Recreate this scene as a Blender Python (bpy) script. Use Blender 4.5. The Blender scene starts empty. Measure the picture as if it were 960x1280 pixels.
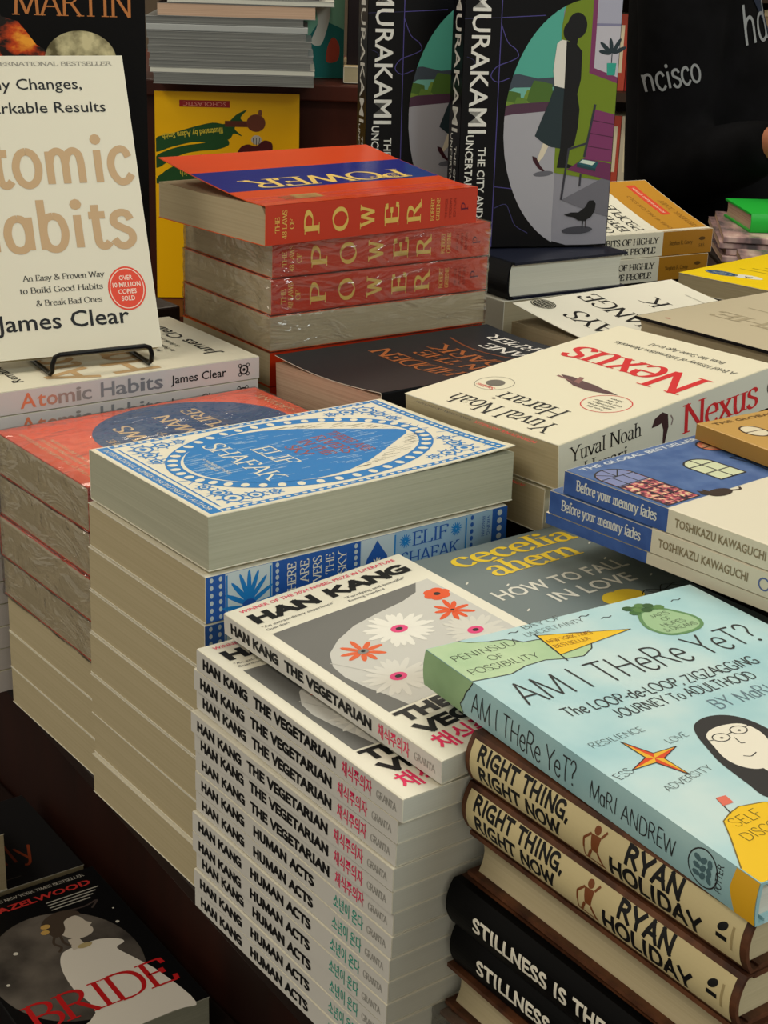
import bpy, bmesh, math, random
from mathutils import Vector, Matrix
from mathutils.geometry import tessellate_polygon
from mathutils.bvhtree import BVHTree

random.seed(7)
SC = bpy.context.scene
COL = SC.collection
R = math.radians

# ------------------------------------------------------------------ camera
CZ = 1.371
cam_d = bpy.data.cameras.new('camera')
cam_d.sensor_fit = 'VERTICAL'
cam_d.sensor_height = 36.0
cam_d.lens = 1917.5 / 1280 * 36.0
cam_d.clip_start = 0.02
cam_d.clip_end = 60
cam = bpy.data.objects.new('camera', cam_d)
COL.objects.link(cam)
PITCH, ROLL = R(20.516), R(1.982)
fwd = Vector((0, math.cos(PITCH), -math.sin(PITCH)))
up0 = Vector((0, math.sin(PITCH), math.cos(PITCH)))
rt0 = Vector((1, 0, 0))
rt = rt0 * math.cos(ROLL) + up0 * math.sin(ROLL)
up = up0 * math.cos(ROLL) - rt0 * math.sin(ROLL)
cam.matrix_world = Matrix(((rt.x, up.x, -fwd.x, 0), (rt.y, up.y, -fwd.y, 0), (rt.z, up.z, -fwd.z, CZ), (0, 0, 0, 1)))
SC.camera = cam

# ------------------------------------------------------------------ world, light, exposure
world = bpy.data.worlds.new('shop_ambient')
SC.world = world
world.use_nodes = True
world.node_tree.nodes['Background'].inputs[0].default_value = (1.0, .93, .77, 1)
world.node_tree.nodes['Background'].inputs[1].default_value = 0.60
SC.view_settings.view_transform = 'Standard'
SC.view_settings.look = 'None'
SC.view_settings.gamma = 1
SC.view_settings.use_curve_mapping = False
SC.view_settings.exposure = 0.0

def area(name, loc, size, power, col, target):
    d = bpy.data.lights.new(name, 'AREA')
    d.shape = 'RECTANGLE'
    d.size, d.size_y = size
    d.energy = power
    d.color = col
    o = bpy.data.objects.new(name, d)
    COL.objects.link(o)
    o.location = loc
    o.rotation_euler = (Vector(target) - Vector(loc)).to_track_quat('-Z', 'Y').to_euler()
    return o
area('ceiling_light_warm', (0.45, 1.55, 2.95), (1.3, 1.3), 21.5, (1.0, .92, .75), (0.45, 1.5, 0))
area('added_fill_left', (-1.5, .35, 2.95), (1.2, .6), 19, (1.0, .90, .74), (-.2, .8, .7))  # added fill, no known lamp: brightens the low plinth books and left-hand faces
area('ceiling_light_cool', (1.9, -0.5, 2.9), (1.2, .7), 30, (.90, 1.0, .98), (0.2, 1.0, .9))
area('ceiling_light_rear', (-.2, 3.2, 2.95), (1.6, .5), 24, (1.0, .90, .72), (-.2, 3.0, 0))

# ------------------------------------------------------------------ materials
def lin(c):
    c = c / 255
    return c / 12.92 if c <= .04045 else ((c + .055) / 1.055) ** 2.4
_M = {}
def mat(hexs, rough=.5, spec=.25, metal=0, coat=0):
    k = (hexs, rough, spec, metal, coat)
    if k in _M:
        return _M[k]
    m = bpy.data.materials.new('print_' + hexs)
    m.use_nodes = True
    b = m.node_tree.nodes['Principled BSDF']
    rgb = [lin(int(hexs[i:i + 2], 16)) for i in (0, 2, 4)]
    b.inputs['Base Color'].default_value = (*rgb, 1)
    b.inputs['Roughness'].default_value = rough
    b.inputs['Specular IOR Level'].default_value = spec
    b.inputs['Metallic'].default_value = metal
    b.inputs['Coat Weight'].default_value = coat
    b.inputs['Coat Roughness'].default_value = .1
    _M[k] = m
    return m
def hx(h):
    return (*[lin(int(h[i:i + 2], 16)) for i in (0, 2, 4)], 1)
def noise_mat(name, h1, h2, scale=(1, 1, 1), nscale=5, detail=4, rough=.6, bump=0, lo=.35, hi=.65, h3=None, spec=.3):
    m = bpy.data.materials.new(name)
    m.use_nodes = True
    nt = m.node_tree
    b = nt.nodes['Principled BSDF']
    tc = nt.nodes.new('ShaderNodeTexCoord')
    mp = nt.nodes.new('ShaderNodeMapping')
    mp.inputs['Scale'].default_value = scale
    nz = nt.nodes.new('ShaderNodeTexNoise')
    nz.inputs['Scale'].default_value = nscale
    nz.inputs['Detail'].default_value = detail
    cr = nt.nodes.new('ShaderNodeValToRGB')
    cr.color_ramp.elements[0].position = lo
    cr.color_ramp.elements[1].position = hi
    cr.color_ramp.elements[0].color = hx(h1)
    cr.color_ramp.elements[1].color = hx(h2)
    if h3:
        e = cr.color_ramp.elements.new((lo + hi) / 2)
        e.color = hx(h3)
    L = nt.links.new
    L(tc.outputs['Object'], mp.inputs[0]); L(mp.outputs[0], nz.inputs[0]); L(nz.outputs[0], cr.inputs[0])
    L(cr.outputs[0], b.inputs['Base Color'])
    b.inputs['Roughness'].default_value = rough
    b.inputs['Specular IOR Level'].default_value = spec
    if bump:
        bp = nt.nodes.new('ShaderNodeBump')
        bp.inputs['Strength'].default_value = bump
        bp.inputs['Distance'].default_value = .001
        L(nz.outputs[0], bp.inputs['Height']); L(bp.outputs[0], b.inputs['Normal'])
    return m
def pages_mat(name, a, b):
    return noise_mat(name, a, b, (5, 5, 700), 1.0, 3, .85, .15, .2, .8, spec=.08)
PG_CREAM = pages_mat('paper_cream', 'afa282', 'bbae8f')
PG_GREY = pages_mat('paper_grey', 'a6a693', 'b8b8a4')
PG_WHITE = pages_mat('paper_white', 'c6c6bc', 'd2d2c8')
PG_PINK = pages_mat('paper_pinkish', 'b0917c', 'd2b59e')
PG_DIM = pages_mat('paper_tan', 'a89b7f', 'b6a98d')
PG_BRIGHT = pages_mat('paper_bright', 'dedccc', 'e8e6d8')
PG_SLATE = pages_mat('paper_slate', '585a5a', '8a8b88')
WOOD = noise_mat('dark_wood', '130906', '26130c', (1, 1, 8), 3, 5, .5, .1)
WOODRED = noise_mat('brown_wood', '3a150a', '4e1e10', (6, 1, .6), 4, 5, .5, .05)
CARPET = noise_mat('carpet', '221c18', '352c26', (1, 1, 1), 90, 3, .95)
WALLM = noise_mat('wall_paint', '7b6a58', '857462', (1, 1, 1), 3, 2, .8)
WHITE = mat('e6e2d2', .35)
CREAM = mat('e3ddc4', .4)
BLACK = mat('08080a', .45, .12)
WIRE = mat('0b0a0a', .35, .5, .6)

def film_mat():
    m = bpy.data.materials.new('clear_shrink_film')
    m.use_nodes = True
    nt = m.node_tree
    for n in list(nt.nodes):
        nt.nodes.remove(n)
    L = nt.links.new
    out = nt.nodes.new('ShaderNodeOutputMaterial')
    tr = nt.nodes.new('ShaderNodeBsdfTransparent')
    gl = nt.nodes.new('ShaderNodeBsdfGlossy')
    gl.inputs['Roughness'].default_value = .10
    df = nt.nodes.new('ShaderNodeBsdfDiffuse')
    df.inputs[0].default_value = (.70, .66, .58, 1)
    tc = nt.nodes.new('ShaderNodeTexCoord')
    mp = nt.nodes.new('ShaderNodeMapping')
    mp.inputs['Scale'].default_value = (15, 11, 24)
    mp.inputs['Rotation'].default_value = (.5, .6, .7)
    nz = nt.nodes.new('ShaderNodeTexNoise')
    nz.inputs['Scale'].default_value = 1.6
    nz.inputs['Detail'].default_value = 3
    nz.inputs['Distortion'].default_value = 1.2
    bp = nt.nodes.new('ShaderNodeBump')
    bp.inputs['Strength'].default_value = 1
    bp.inputs['Distance'].default_value = .009
    lw = nt.nodes.new('ShaderNodeLayerWeight')
    lw.inputs[0].default_value = .25
    ad = nt.nodes.new('ShaderNodeMath'); ad.operation = 'MULTIPLY_ADD'
    ad.inputs[1].default_value = .45; ad.inputs[2].default_value = .06
    m1 = nt.nodes.new('ShaderNodeMixShader')
    m1.inputs[0].default_value = .045
    m2 = nt.nodes.new('ShaderNodeMixShader')
    L(tc.outputs['Object'], mp.inputs[0]); L(mp.outputs[0], nz.inputs[0]); L(nz.outputs[0], bp.inputs['Height'])
    L(bp.outputs[0], gl.inputs['Normal']); L(bp.outputs[0], lw.inputs['Normal'])
    L(tr.outputs[0], m1.inputs[1]); L(df.outputs[0], m1.inputs[2])
    L(lw.outputs['Fresnel'], ad.inputs[0]); L(ad.outputs[0], m2.inputs[0])
    L(m1.outputs[0], m2.inputs[1]); L(gl.outputs[0], m2.inputs[2])
    L(m2.outputs[0], out.inputs[0])
    return m
FILM = film_mat()

# ------------------------------------------------------------------ mesh builder
class MB:
    def __init__(s):
        s.v, s.f, s.m, s.mats = [], [], [], []
    def mi(s, m):
        if m not in s.mats:
            s.mats.append(m)
        return s.mats.index(m)
    def add(s, verts, faces, m):
        o = len(s.v)
        s.v += [tuple(p) for p in verts]
        k = s.mi(m)
        for f in faces:
            s.f.append(tuple(o + i for i in f)); s.m.append(k)
    def box(s, a, b, m):
        x0, y0, z0 = a; x1, y1, z1 = b
        s.add([(x0, y0, z0), (x1, y0, z0), (x1, y1, z0), (x0, y1, z0), (x0, y0, z1), (x1, y0, z1), (x1, y1, z1), (x0, y1, z1)],
              [(0, 3, 2, 1), (4, 5, 6, 7), (0, 1, 5, 4), (1, 2, 6, 5), (2, 3, 7, 6), (3, 0, 4, 7)], m)
    def tube(s, pts, r, m, n=8):
        pts = [Vector(p) for p in pts]
        rings = []
        for i, p in enumerate(pts):
            t = (pts[min(i + 1, len(pts) - 1)] - pts[max(i - 1, 0)]).normalized()
            a = t.orthogonal().normalized() if i == 0 else (rings[-1][1] - t * rings[-1][1].dot(t)).normalized()
            b = t.cross(a)
            rings.append(([p + (a * math.cos(k * 2 * math.pi / n) + b * math.sin(k * 2 * math.pi / n)) * r for k in range(n)], a))
        vs = [q for rg, _ in rings for q in rg]
        fs = []
        for i in range(len(pts) - 1):
            for k in range(n):
                fs.append((i * n + k, i * n + (k + 1) % n, (i + 1) * n + (k + 1) % n, (i + 1) * n + k))
        fs.append(tuple(range(n))[::-1]); fs.append(tuple((len(pts) - 1) * n + k for k in range(n)))
        s.add(vs, fs, m)
    def obj(s, name, parent=None, smooth=False, bevel=0):
        me = bpy.data.meshes.new(name)
        me.from_pydata(s.v, [], s.f)
        for m in s.mats:
            me.materials.append(m)
        me.polygons.foreach_set('material_index', s.m)
        if smooth:
            me.polygons.foreach_set('use_smooth', [True] * len(s.f))
        me.update()
        o = bpy.data.objects.new(name, me)
        COL.objects.link(o)
        if parent:
            o.parent = parent
        if bevel:
            b = o.modifiers.new('bevel', 'BEVEL'); b.width = bevel; b.segments = 2; b.limit_method = 'ANGLE'
        return o

def tag(o, label, cat, group=None, kind=None):
    if label: o['label'] = label
    if cat: o['category'] = cat
    if group: o['group'] = group
    if kind: o['kind'] = kind
    return o
def empty(name):
    o = bpy.data.objects.new(name, None)
    o.empty_display_size = .02
    COL.objects.link(o)
    return o
def copy_tree(o, parent=None):
    c = o.copy(); COL.objects.link(c)
    if parent: c.parent = parent
    for ch in list(o.children):
        copy_tree(ch, c)
    return c

# ------------------------------------------------------------------ lettering
GL = {
'A': '.78|b .05,0 .39,1|b .74,0 .39,1|t .16,.36 .62,.36',
'B': '.68|s .12,0 .12,1|c .12,1 .34,.99 .52,.9 .54,.72 .4,.55 .12,.53|c .12,.53 .4,.53 .6,.42 .62,.22 .46,.03 .12,0',
'C': '.74|c .66,.8 .58,.94 .4,1.01 .18,.9 .07,.66 .07,.38 .18,.1 .42,-.01 .58,.04 .68,.2',
'D': '.8|s .12,0 .12,1|c .12,1 .4,.99 .62,.88 .73,.64 .73,.36 .62,.12 .4,.01 .12,0',
'E': '.64|s .12,0 .12,1|t .12,.98 .55,.98 .57,.78|t .12,.52 .44,.52|q .44,.62 .44,.42|t .12,.02 .58,.02 .61,.22',
'F': '.6|s .12,0 .12,1|t .12,.98 .55,.98 .57,.78|t .12,.52 .44,.52|q .44,.62 .44,.42',
'G': '.8|c .66,.8 .58,.94 .4,1.01 .18,.9 .07,.66 .07,.38 .18,.1 .42,-.01 .58,.03 .68,.1|b .68,.42 .68,.08|t .48,.42 .78,.42',
'H': '.82|s .13,0 .13,1|s .69,0 .69,1|t .13,.52 .69,.52',
'I': '.36|s .18,0 .18,1',
'J': '.46|s .28,1 .28,.3|c .28,.3 .25,.06 .14,-.06 .0,-.02',
'K': '.76|s .12,0 .12,1|b .64,1 .13,.44|b .7,0 .3,.6',
'L': '.6|s .12,0 .12,1|t .12,.02 .55,.02 .58,.26',
'M': '.98|b .09,0 .14,1|t .14,1 .49,.05|t .49,.05 .84,1|b .89,0 .84,1',
'N': '.84|s .12,0 .12,1|t .12,1 .72,0|b .72,1 .72,0',
'O': '.84|o .42,1.01 .2,.9 .07,.66 .07,.34 .2,.1 .42,-.01 .64,.1 .77,.34 .77,.66 .64,.9',
'P': '.64|s .12,0 .12,1|c .12,1 .36,.99 .56,.88 .58,.68 .42,.48 .12,.46',
'Q': '.84|o .42,1.01 .2,.9 .07,.66 .07,.34 .2,.1 .42,-.01 .64,.1 .77,.34 .77,.66 .64,.9|t .45,.15 .78,-.18',
'R': '.74|s .12,0 .12,1|c .12,1 .36,.99 .54,.9 .56,.72 .42,.54 .12,.52|b .7,0 .36,.54',
'S': '.58|c .48,.8 .42,.95 .28,1.01 .13,.94 .08,.78 .16,.62 .38,.46 .51,.3 .5,.12 .38,.0 .24,-.01 .1,.07 .06,.22',
'T': '.7|b .35,0 .35,1|t .05,.76 .07,.98 .63,.98 .65,.76',
'U': '.8|b .12,1 .12,.4|c .12,.4 .16,.12 .28,.0 .42,-.01 .56,.05 .65,.2 .67,.4|b .67,1 .67,.4',
'V': '.76|b .04,1 .39,0|b .72,1 .39,0',
'W': '1.06|b .03,1 .29,0|t .29,0 .53,.95|t .53,.95 .77,0|b 1.02,1 .77,0',
'X': '.76|s .08,1 .68,0|s .66,1 .08,0',
'Y': '.74|b .04,1 .37,.46|b .7,1 .37,.46|b .37,0 .37,.46',
'Z': '.66|t .08,.8 .08,.98 .58,.98 .06,.02 .6,.02 .62,.22',
'a': '.54|c .08,.52 .18,.65 .32,.65 .4,.54 .4,.12 .46,.0 .54,.06|c .4,.4 .2,.36 .08,.26 .07,.1 .2,-.01 .32,.04 .4,.16',
'b': '.6|b .13,1 .13,0|o .33,.66 .18,.58 .13,.33 .18,.07 .33,-.01 .47,.08 .53,.33 .47,.58',
'c': '.5|c .44,.5 .38,.63 .28,.67 .14,.58 .07,.38 .1,.16 .22,.0 .36,.01 .47,.14',
'd': '.6|b .47,1 .47,.0|t .47,.02 .58,.02|o .27,.66 .13,.58 .07,.33 .13,.07 .27,-.01 .42,.08 .47,.33 .42,.58',
'e': '.54|t .08,.37 .48,.37|c .48,.37 .44,.58 .3,.67 .15,.6 .07,.38 .1,.16 .22,.0 .37,.0 .49,.13',
'f': '.36|c .42,.9 .36,1.0 .26,.99 .18,.86 .17,.7|b .17,0 .17,.75|t .03,.64 .34,.64',
'g': '.54|o .27,.67 .14,.6 .1,.45 .14,.3 .27,.22 .4,.3 .44,.45 .4,.6|c .16,.26 .1,.14 .2,.05 .4,.02 .49,-.09 .42,-.22 .24,-.26 .08,-.18 .12,-.05 .2,.03|t .42,.6 .56,.66',
'h': '.6|s .12,0 .12,1|c .12,.42 .2,.6 .33,.66 .44,.58 .47,.4|b .47,0 .47,.42',
'i': '.3|s .15,0 .15,.66|p .15,.88',
'j': '.3|b .17,.66 .17,-.05|c .17,-.05 .12,-.22 .0,-.26|p .17,.88',
'k': '.58|s .12,0 .12,1|b .48,.64 .13,.28|b .54,0 .26,.4',
'l': '.3|s .15,0 .15,1',
'm': '.9|s .12,0 .12,.66|c .12,.42 .18,.6 .29,.66 .4,.58 .43,.4|b .43,0 .43,.42|c .43,.42 .5,.6 .61,.66 .71,.58 .74,.4|b .74,0 .74,.42',
'n': '.6|s .12,0 .12,.66|c .12,.42 .2,.6 .33,.66 .44,.58 .47,.4|b .47,0 .47,.42',
'o': '.58|o .29,.67 .14,.58 .07,.33 .14,.08 .29,-.01 .44,.08 .51,.33 .44,.58',
'p': '.6|s .13,-.26 .13,.66|o .33,.66 .18,.58 .13,.33 .18,.07 .33,-.01 .47,.08 .53,.33 .47,.58',
'q': '.6|s .47,-.26 .47,.66|o .27,.66 .13,.58 .07,.33 .13,.07 .27,-.01 .42,.08 .47,.33 .42,.58',
'r': '.44|s .12,0 .12,.66|c .12,.4 .18,.56 .28,.65 .4,.6',
's': '.46|c .4,.52 .34,.64 .22,.67 .1,.6 .09,.46 .22,.36 .38,.26 .4,.1 .28,-.01 .14,.01 .05,.13',
't': '.38|c .16,.85 .16,.2 .2,.03 .3,.0 .38,.08|t .03,.64 .34,.64',
'u': '.6|b .12,.66 .12,.25|c .12,.25 .17,.04 .28,-.01 .4,.06 .47,.22|s .47,.66 .47,0',
'v': '.56|b .04,.66 .28,0|b .52,.66 .28,0',
'w': '.82|b .04,.66 .23,0|t .23,0 .41,.62|t .41,.62 .6,0|b .78,.66 .6,0',
'x': '.54|s .06,.66 .48,0|s .46,.66 .06,0',
'y': '.56|b .04,.66 .28,0|b .52,.66 .28,0|c .28,0 .2,-.18 .1,-.26 .02,-.22',
'z': '.5|t .06,.5 .06,.64 .44,.64 .05,.02 .46,.02 .48,.16',
'0': '.6|o .3,1.01 .14,.86 .07,.5 .14,.14 .3,-.01 .46,.14 .53,.5 .46,.86',
'1': '.4|b .22,0 .22,1|t .08,.86 .22,1',
'2': '.58|c .08,.76 .14,.95 .3,1.01 .46,.9 .48,.7 .36,.42 .06,.03|t .06,.02 .52,.02 .54,.16',
'4': '.62|b .42,0 .42,1|t .42,1 .05,.3 .58,.3',
'7': '.56|t .06,.82 .06,.98 .52,.98 .22,0',
'8': '.6|o .3,.53 .14,.62 .1,.78 .16,.94 .3,1.01 .44,.94 .5,.78 .46,.62|o .3,.53 .12,.42 .07,.24 .14,.05 .3,-.01 .46,.05 .53,.24 .48,.42',
'&': '.8|c .74,.5 .6,.2 .4,.0 .2,-.01 .07,.14 .1,.34 .3,.54 .44,.7 .44,.88 .32,1.0 .2,.92 .2,.74 .4,.4 .74,.02',
'.': '.26|p .12,.05', ',': '.26|t .14,.08 .08,-.14', '?': '.5|c .06,.8 .12,.95 .26,1.01 .42,.9 .42,.7 .28,.52 .24,.3|p .24,.05',
'!': '.3|t .15,1 .15,.3|p .15,.05', "'": '.22|t .12,1 .1,.78', '-': '.4|t .06,.36 .34,.36', ':': '.26|p .12,.05|p .12,.5', ' ': '.34',
}
# plain letters without serifs, for even and heavy lettering
GLS = {
'E': '.62|t .12,0 .12,1|t .12,1 .54,1|t .12,.52 .48,.52|t .12,0 .56,0', 'F': '.58|t .12,0 .12,1|t .12,1 .54,1|t .12,.5 .48,.5',
'L': '.58|t .12,1 .12,0|t .12,0 .54,0', 'T': '.68|t .34,0 .34,1|t .04,1 .64,1', 'Z': '.64|t .06,1 .56,1|t .56,1 .06,0|t .06,0 .58,0',
'G': '.8|c .68,.8 .58,.95 .4,1.0 .18,.9 .07,.66 .07,.34 .18,.1 .42,0 .58,.03 .69,.14|t .69,.0 .69,.44|t .69,.44 .44,.44',
'J': '.5|c .36,1 .36,.6 .36,.22 .27,.02 .14,.02 .05,.2',
'a': '.56|o .27,.64 .13,.56 .07,.32 .13,.08 .27,.0 .41,.08 .46,.32 .41,.56|t .47,.66 .47,0', 'd': '.6|t .47,1 .47,0|o .27,.66 .13,.58 .07,.33 .13,.07 .27,0 .42,.08 .47,.33 .42,.58',
'g': '.58|o .27,.66 .13,.58 .07,.33 .13,.07 .27,0 .42,.08 .47,.33 .42,.58|c .47,.66 .47,.2 .46,-.12 .36,-.26 .2,-.27 .08,-.2',
'z': '.5|t .06,.66 .44,.66|t .44,.66 .06,0|t .06,0 .46,0', '2': '.58|c .08,.76 .14,.95 .3,1.0 .46,.9 .48,.7 .36,.42 .06,.0|t .06,.0 .52,.0',
}
def catmull(p, closed, n=4):
    out = []
    N = len(p)
    rng = range(N) if closed else range(N - 1)
    for i in rng:
        if closed:
            a, b, c, d = p[i - 1], p[i], p[(i + 1) % N], p[(i + 2) % N]
        else:
            a, b, c, d = p[max(i - 1, 0)], p[i], p[i + 1], p[min(i + 2, N - 1)]
        for k in range(n):
            t = k / n
            out.append(tuple(.5 * (2 * b[j] + (c[j] - a[j]) * t + (2 * a[j] - 5 * b[j] + 4 * c[j] - d[j]) * t * t + (3 * b[j] - a[j] - 3 * c[j] + d[j]) * t ** 3) for j in (0, 1)))
    out.append(p[0] if closed else p[-1])
    return out
def ribbon(pts, wf):
    V, F = [], []
    n = len(pts)
    for i, p in enumerate(pts):
        a, b = pts[max(i - 1, 0)], pts[min(i + 1, n - 1)]
        dx, dy = b[0] - a[0], b[1] - a[1]
        L = math.hypot(dx, dy) or 1
        w = wf(dx / L, dy / L) / 2
        V += [(p[0] - dy / L * w, p[1] + dx / L * w), (p[0] + dy / L * w, p[1] - dx / L * w)]
        if i:
            F.append((2 * i - 2, 2 * i - 1, 2 * i + 1, 2 * i))
    return V, F
def strokes_text(txt, thick, thin, style, jit=0, track=0):
    """style: serif (broad-nib with serifs), hand (even line), heavy (square-ended poster capitals)"""
    V, F = [], []
    x = 0
    cnt = [0]
    serif = style == 'serif'
    def wf(dx, dy):
        a = math.atan2(dy, dx)
        return thin + (thick - thin) * abs(math.sin(a - .25)) if serif else thick
    def put(v, f, ox):
        o = len(V)
        cnt[0] = (cnt[0] + 1) % 5
        V.extend((p[0] + ox, p[1], cnt[0] * 5e-6) for p in v); F.extend(tuple(o + i for i in q) for q in f)
    def ext(p):
        """square ends for heavy lettering"""
        out = list(p)
        for i, j in ((0, 1), (-1, -2)):
            dx, dy = p[i][0] - p[j][0], p[i][1] - p[j][1]
            L = math.hypot(dx, dy) or 1
            out[i] = (p[i][0] + dx / L * thick * .5, p[i][1] + dy / L * thick * .5)
        return out
    for ch in txt:
        g = (None if serif else GLS.get(ch)) or GL.get(ch) or GL.get(ch.upper()) or GL[' ']
        parts = g.split('|')
        jy = random.uniform(-jit, jit); js = 1 + random.uniform(-jit, jit) * 1.5; sk = random.uniform(-jit, jit)
        for st in parts[1:]:
            k, *cs = st.split()
            if k == 'q' and not serif: continue
            p = [tuple(map(float, c.split(','))) for c in cs]
            p = [(q[0] + sk * q[1], q[1] * js + jy) for q in p]
            if style == 'heavy':
                p = [(q[0], thick * .5 + q[1] * (1 - thick)) for q in p]
            if k == 'p':
                r = max(thick * .75, .06) if style != 'heavy' else thick * .55
                put([(p[0][0] + r * math.cos(i * math.pi / 4), p[0][1] + r * math.sin(i * math.pi / 4)) for i in range(8)], [tuple(range(8))], x)
                continue
            if k in 'co':
                put(*ribbon(catmull(p, k == 'o', 7 if thick > .14 else 4), wf), x)
            else:
                if style == 'heavy': p = ext(p)
                for i in range(len(p) - 1):
                    put(*ribbon([p[i], p[i + 1]], wf), x)
            if serif and k in 'sb':
                for e in ((p[0], p[-1]) if k == 's' else (p[0],)):
                    h = thin; l = thick * .5 + .085
                    y0 = e[1] - (h if e[1] > .3 else 0)
                    put([(e[0] - l, y0), (e[0] + l, y0), (e[0] + l, y0 + h), (e[0] - l, y0 + h)], [(0, 1, 2, 3)], x)
        x += float(parts[0]) + track
    return V, F, x
_T = {}
_HC = {}
def font_text(txt, off):
    k = (txt, off)
    if k not in _T:
        c = bpy.data.curves.new('t', 'FONT')
        c.body = txt; c.size = 1; c.offset = off; c.resolution_u = 2
        o = bpy.data.objects.new('t', c)
        COL.objects.link(o)
        dg = bpy.context.evaluated_depsgraph_get()
        me = bpy.data.meshes.new_from_object(o.evaluated_get(dg))
        V = [(v.co.x, v.co.y) for v in me.vertices]
        F = [tuple(p.vertices) for p in me.polygons]
        bpy.data.objects.remove(o); bpy.data.curves.remove(c); bpy.data.meshes.remove(me)
        _T[k] = (V, F)
    return _T[k]
def cap_h():
    if 'h' not in _HC:
        V, _ = font_text('H', 0)
        _HC['h'] = max(v[1] for v in V)
    return _HC['h']

class Art:
    """prints on a face of a part: coordinates in metres on that face"""
    def __init__(s, mb, mapper, sub=0):
        s.mb, s.map, s.sub = mb, mapper, sub
    def _put(s, V, F, m, l):
        s.n = (getattr(s, 'n', 0) + 1) % 6
        tris = []
        if s.sub:
            for f in F:
                for i in range(1, len(f) - 1):
                    tris.append((V[f[0]], V[f[i]], V[f[i + 1]]))
            done = []
            while tris:
                t = tris.pop()
                d = [math.dist(t[i][:2], t[(i + 1) % 3][:2]) for i in range(3)]
                k = d.index(max(d))
                if d[k] > s.sub:
                    a, b, c = t[k], t[(k + 1) % 3], t[(k + 2) % 3]
                    mid = tuple((a[q] + b[q]) / 2 for q in range(len(a)))
                    tris += [(a, mid, c), (mid, b, c)]
                else:
                    done.append(t)
            V = [p for t in done for p in t]
            F = [(3 * i, 3 * i + 1, 3 * i + 2) for i in range(len(done))]
        lift = .00006 + .00004 * l + s.n * .000005
        s.mb.add([s.map(p[0], p[1], lift + (p[2] if len(p) > 2 else 0)) for p in V], F, m)
    def poly(s, pts, m, l=0):
        if len(pts) > 4 or s.sub or True:
            tr = tessellate_polygon([[Vector((p[0], p[1], 0)) for p in pts]])
            s._put(list(pts), [tuple(t) for t in tr], m, l)
    def rect(s, x0, y0, x1, y1, m, l=0):
        s._put([(x0, y0), (x1, y0), (x1, y1), (x0, y1)], [(0, 1, 2, 3)], m, l)
    def ell(s, cx, cy, rx, ry, m, l=0, n=28, a0=0):
        P = [(cx + rx * math.cos(2 * math.pi * k / n) * math.cos(a0) - ry * math.sin(2 * math.pi * k / n) * math.sin(a0),
              cy + rx * math.cos(2 * math.pi * k / n) * math.sin(a0) + ry * math.sin(2 * math.pi * k / n) * math.cos(a0)) for k in range(n)]
        s._put([(cx, cy)] + P, [(0, 1 + k, 1 + (k + 1) % n) for k in range(n)], m, l)
    def line(s, pts, w, m, l=1, smooth=False, closed=False):
        if smooth:
            pts = catmull(pts, closed)
        elif closed:
            pts = list(pts) + [pts[0]]
        if smooth:
            V, F = ribbon(pts, lambda a, b: w); s._put(V, F, m, l)
        else:
            for i in range(len(pts) - 1):
                V, F = ribbon([pts[i], pts[i + 1]], lambda a, b: w); s._put(V, F, m, l)
    def ring(s, cx, cy, rx, ry, w, m, l=1, n=40):
        V, F = [], []
        for k in range(n):
            a = 2 * math.pi * k / n
            V += [(cx + rx * math.cos(a), cy + ry * math.sin(a)), (cx + (rx - w) * math.cos(a), cy + (ry - w) * math.sin(a))]
            F.append((2 * k, 2 * k + 1, (2 * k + 3) % (2 * n), (2 * k + 2) % (2 * n)))
        s._put(V, F, m, l)
    def text(s, txt, x, y, h, m, w=None, font='sans', off=0.0, al='l', rot=0, l=4, thick=.13, thin=.04, jit=0, track=0, hs=1.0):
        """h: cap height; w: forced width; rot in degrees about (x, y); al: l, c or r"""
        if font == 'sans':
            V, F = font_text(txt, off)
            if not V: return
            k = h / cap_h()
            V = [(a * k * hs, b * k) for a, b in V]
        else:
            V, F, _ = strokes_text(txt, thick, thin, font, jit, track)
            if not V: return
            V = [(q[0] * h * hs, q[1] * h, q[2]) for q in V]
        x0 = min(v[0] for v in V); x1 = max(v[0] for v in V)
        k = (w / (x1 - x0)) if w else 1
        W = (x1 - x0) * k
        dx = {'l': 0, 'c': -W / 2, 'r': -W}[al]
        c, sn = math.cos(R(rot)), math.sin(R(rot))
        V = [((v[0] - x0) * k + dx, v[1], v[2] if len(v) > 2 else 0) for v in V]
        V = [(x + a * c - b * sn, y + a * sn + b * c, e) for a, b, e in V]
        s._put(V, F, m, l)

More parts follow.
